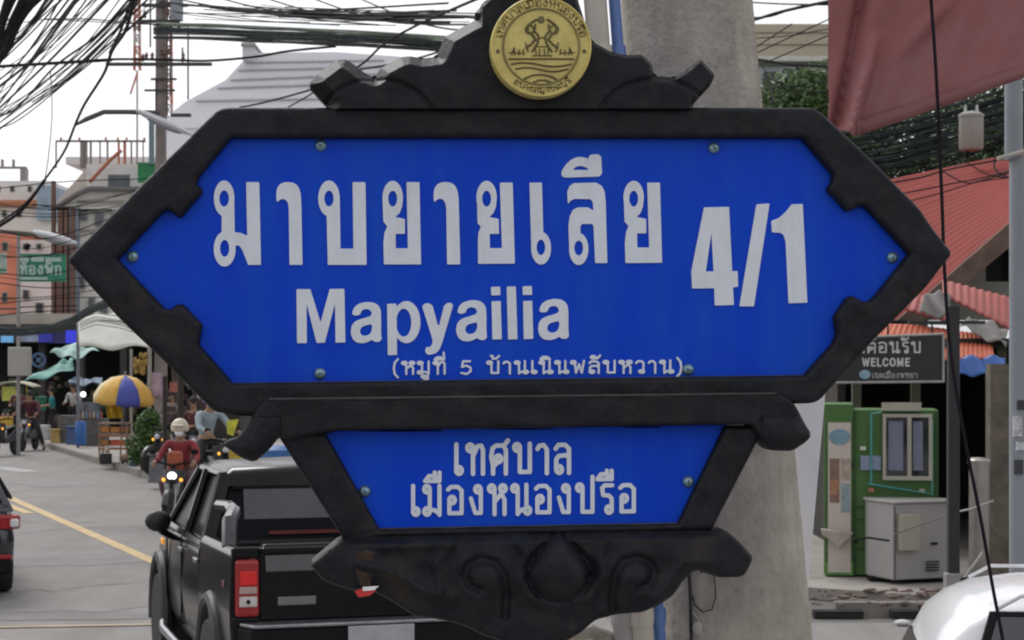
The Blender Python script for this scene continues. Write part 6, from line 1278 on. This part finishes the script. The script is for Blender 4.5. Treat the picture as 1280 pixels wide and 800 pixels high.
# scrappy sunlit-through cables over the crest
random.seed(9)
for i in range(34):
    x0 = random.uniform(205, 420); x1 = x0 + random.uniform(120, 260); y0 = random.uniform(4, 24); y1 = y0 + random.uniform(-4, 16)
    wire([(x0, y0), ((x0 + x1) / 2, (y0 + y1) / 2 + random.uniform(1, 6)), (min(x1, 600), y1)], 42, 30, random.uniform(.7, 1.9), 'loose thin cable in the tangle of wires left of the gold seal', 'tangled wires left of the seal')
for i in range(5): wire([(200 + i * 60, -6), (330 + i * 50, 14 + i * 4), (560 + i * 10, 4 + i * 9)], 42, 26, 1.6, 'loose thin cable in the tangle of wires left of the gold seal', 'tangled wires left of the seal')
wire([(200, 2), (300, 12), (420, 18), (560, 20), (600, 22)], 44, 20, 2.4, 'longest cable through the tangle left of the gold seal')
wire([(602, -4), (560, 14), (520, 32), (480, 55), (450, 82), (400, 108), (330, 128), (300, 134)], 22, 40, 2.2, 'cable sloping down left from the crest top across the pale hall roof')
wire([(640, 20), (560, 60), (500, 78), (430, 92), (385, 120), (360, 134)], 22, 40, 1.8, 'second cable sloping down left across the pale hall roof')
for k, pts in enumerate([[(-6, 395), (40, 390), (98, 388)], [(22, 384), (60, 383), (98, 382)], [(60, 262), (96, 262), (140, 262)], [(40, 255), (90, 262), (125, 263)]]): wire(pts, 50, 50, 1.1, ['lowest thin wire before the orange building', 'thin wire just above the lowest wire before the orange building', 'short level wire over the grey wall left of the sign', 'short sagging wire left of the unfinished wall'][k])
random.seed(55)
for i in range(16):
    y = random.uniform(205, 405); x1 = max(20, 90 + (abs(y - 320)) * .9); wire([(-6, y + random.uniform(-8, 14)), (x1 * .5, y + random.uniform(2, 12)), (min(x1 + 30, 230), y + random.uniform(-22, 8))], 44 + i * .3, 47, random.uniform(.5, 1.0), 'thin wire strung before the pale and orange buildings left of the sign', 'wires strung before the left buildings')
# right side
wire([(1140, -420), (1155, -160), (1163, -10), (1168, 60), (1173, 150), (1178, 270), (1180, 330), (1186, 420), (1197, 500), (1212, 580), (1226, 650), (1240, 730), (1256, 815), (1280, 960)], 6.6, 6.2, 3.4, 'long black cable hanging down in front of the red canvas and the shop', nseg=50)
G2 = 'wires crossing above the red roof'
for pts, w_ in [([(1095, 232), (1150, 222), (1178, 214), (1215, 206), (1262, 198)], 1.6), ([(1110, 246), (1178, 232), (1230, 222), (1262, 214)], 1.4), ([(1120, 256), (1170, 243), (1220, 228), (1262, 222)], 1.2), ([(1178, 214), (1205, 228), (1225, 226), (1262, 216)], 1.3), ([(1200, 198), (1235, 218), (1262, 222)], 1.2), ([(1245, 190), (1244, 212), (1262, 222)], 1.8)]:
    wire(pts, 21, 20, w_, 'thin dark wire crossing in front of the red corrugated roof', G2)
for i in range(18):
    y = 150 + i * 3.4; wire([(1040, y + 22 + random.uniform(-3, 3)), (1110, y + 14 + random.uniform(-4, 4)), (1180, y - 6 + random.uniform(-3, 3)), (1275, y - 34 + random.uniform(-6, 6))], 38, 35, random.uniform(.8, 2.), 'dark wire in the web between the red canvas and the red roof', 'web of wires under the canvas')
for k in range(7):
    bundle(['lowest', 'second', 'third', 'fourth', 'fifth', 'sixth', 'highest'][k] + ' small cable bundle counted upward in the wire web above the red roof', [(1050, 214 - k * 9), (1120, 206 - k * 10), (1190, 186 - k * 9), (1280, 160 - k * 9)], 33.5, 31.5, 5, 2.4, 1.6, MATS['bundle_dark'], 40 + k)
G3 = 'wires in front of the beige building'
for pts, w_ in [([(940, 26), (980, 14), (1035, 2)], 3.), ([(940, 22), (965, 20), (1000, 8), (1036, 4)], 1.6), ([(940, 3), (980, 5), (1036, 6)], 1.4), ([(940, 62), (990, 30)], 1.2), ([(942, 68), (1036, 24)], 1.2), ([(958, 78), (1036, 44)], 1.2), ([(940, 48), (985, 45), (1036, 36)], 1.), ([(946, 74), (985, 80), (1036, 83)], 2.6), ([(948, 76), (958, 92), (966, 118), (963, 130)], 1.6), ([(960, 98), (1000, 112), (1034, 114)], 1.), ([(956, 112), (1000, 106), (1034, 100)], 1.)]:
    wire(pts, 26, 24, w_, 'dark wire in front of the pale beige building', G3)

# ------------------------------------------------------------------ small street clutter on the left pavement
random.seed(77)
for (px, Y, h, c_, lab) in ((84, 56, .45, (.35, .08, .06), 'small red plastic stool by the low stall table'), (90, 54, .5, (.10, .16, .32), 'blue plastic stool left of the blue drum'), (196, 37, .55, (.14, .14, .15), 'grey sack standing right of the bush'), (70, 55, .38, (.42, .30, .10), 'small ochre box at the feet of the person in teal')):
    m = MB(); m.box((0, 0, h * .5), (.28, .28, h), taper=.8); m.box((0, 0, h), (.32, .32, .04)); o = m.build({84: 'stool', 90: 'stool', 196: 'sack', 70: 'box'}[px], mat('item%d' % px, c_, .7, .3, 6), loc=(XX(px, Y), Y, .12)); tag(o, lab, {84: 'stool', 90: 'stool', 196: 'sack', 70: 'box'}[px])
for i, (px, py, c_) in enumerate(((212, 478, (.35, .10, .08)), (232, 470, (.10, .20, .12)), (246, 486, (.32, .30, .28)))):
    m = MB(); a = at(px, py + 12, 39); b = at(px + 9, py, 39); m.bbox(a.x, b.x, 39, 39.05, a.z, b.z); tag(m.build('shop_poster', mat('shop_poster%d' % i, c_, .7, .5, 8)), ['dark red poster in the shade right of the pink banner', 'green poster high in the shade behind the rider in red', 'grey poster in the shade near the lilac helmet'][i], 'poster')

# shop houses that stand behind the sign, between the far street and the corner shop
for (x0, x1, y0, Y, c_, lab) in ((520, 735, 150, 46, (.42, .40, .36), 'plain grey shop house hidden behind the left half of the sign'), (742, 1000, 165, 40, (.46, .40, .30), 'plain cream shop house hidden behind the concrete pole')):
    o = bld('shop_house', lab, (x0 + x1) / 2, Y); wm = mat('house%d' % x0, c_, .9, .15, .6, .2, col2=tuple(v * .7 for v in c_), c2amt=.4, c2scale=.6)
    m = MB(); a = at(x0, 452, Y); b = at(x1, y0, Y); m.bbox(a.x - o.location.x, b.x - o.location.x, 0, 7, 0, b.z); m.build('wall', wm, o)
    n_ = 3
    for k in range(n_):
        cx = a.x + (b.x - a.x) * (k + .5) / n_ - o.location.x
        m = MB(); m.bbox(cx - .5, cx + .5, -.05, .02, .12, 2.6); m.build('shutter', mat('shutter_grey', (.25, .25, .24), .6, .2, 3), o)
        for z in (3.6, 5.6):
            m = MB(); m.bbox(cx - .35, cx + .35, -.06, .02, z, z + 1.0); f_ = m.build('window', MATS['win_frame'], o)
            m = MB(); m.bbox(cx - .30, cx + .30, -.075, -.061, z + .05, z + .95); m.build('pane', glassd, f_)
    m = MB(); m.bbox(a.x - o.location.x - .05, b.x - o.location.x + .05, -.9, 0, 2.85, 2.95); m.build('canopy', MATS['tarp_grey'], o)

for (px, Y, rz, c_, lab) in ((214, 40, 150, 'bike_dark', 'parked dark motorbike in the shade right of the bush'), (254, 38, 165, 'bike_silver', 'parked silver motorbike behind the person in dark red'), (6, 50, 170, 'bike_dark', 'parked dark motorbike at the left photo edge by the yellow cart')):
    motorbike(lab, (XX(px, Y), Y, .12 if px > 100 else 0), R(rz), MATS[c_])
person('person in a grey top standing in the shade right of the pink banner', (XX(214, 43), 43, .12), R(200), 'stand', cloth('top_grey2', (.16, .15, .15)), MATS['trousers_black'], sc=1.0)
person('person in a white top standing in the shade behind the round lamp', (XX(92, 59), 59, .12), R(160), 'stand', cloth('top_white', (.40, .40, .40)), MATS['trousers_black'], sc=.98)
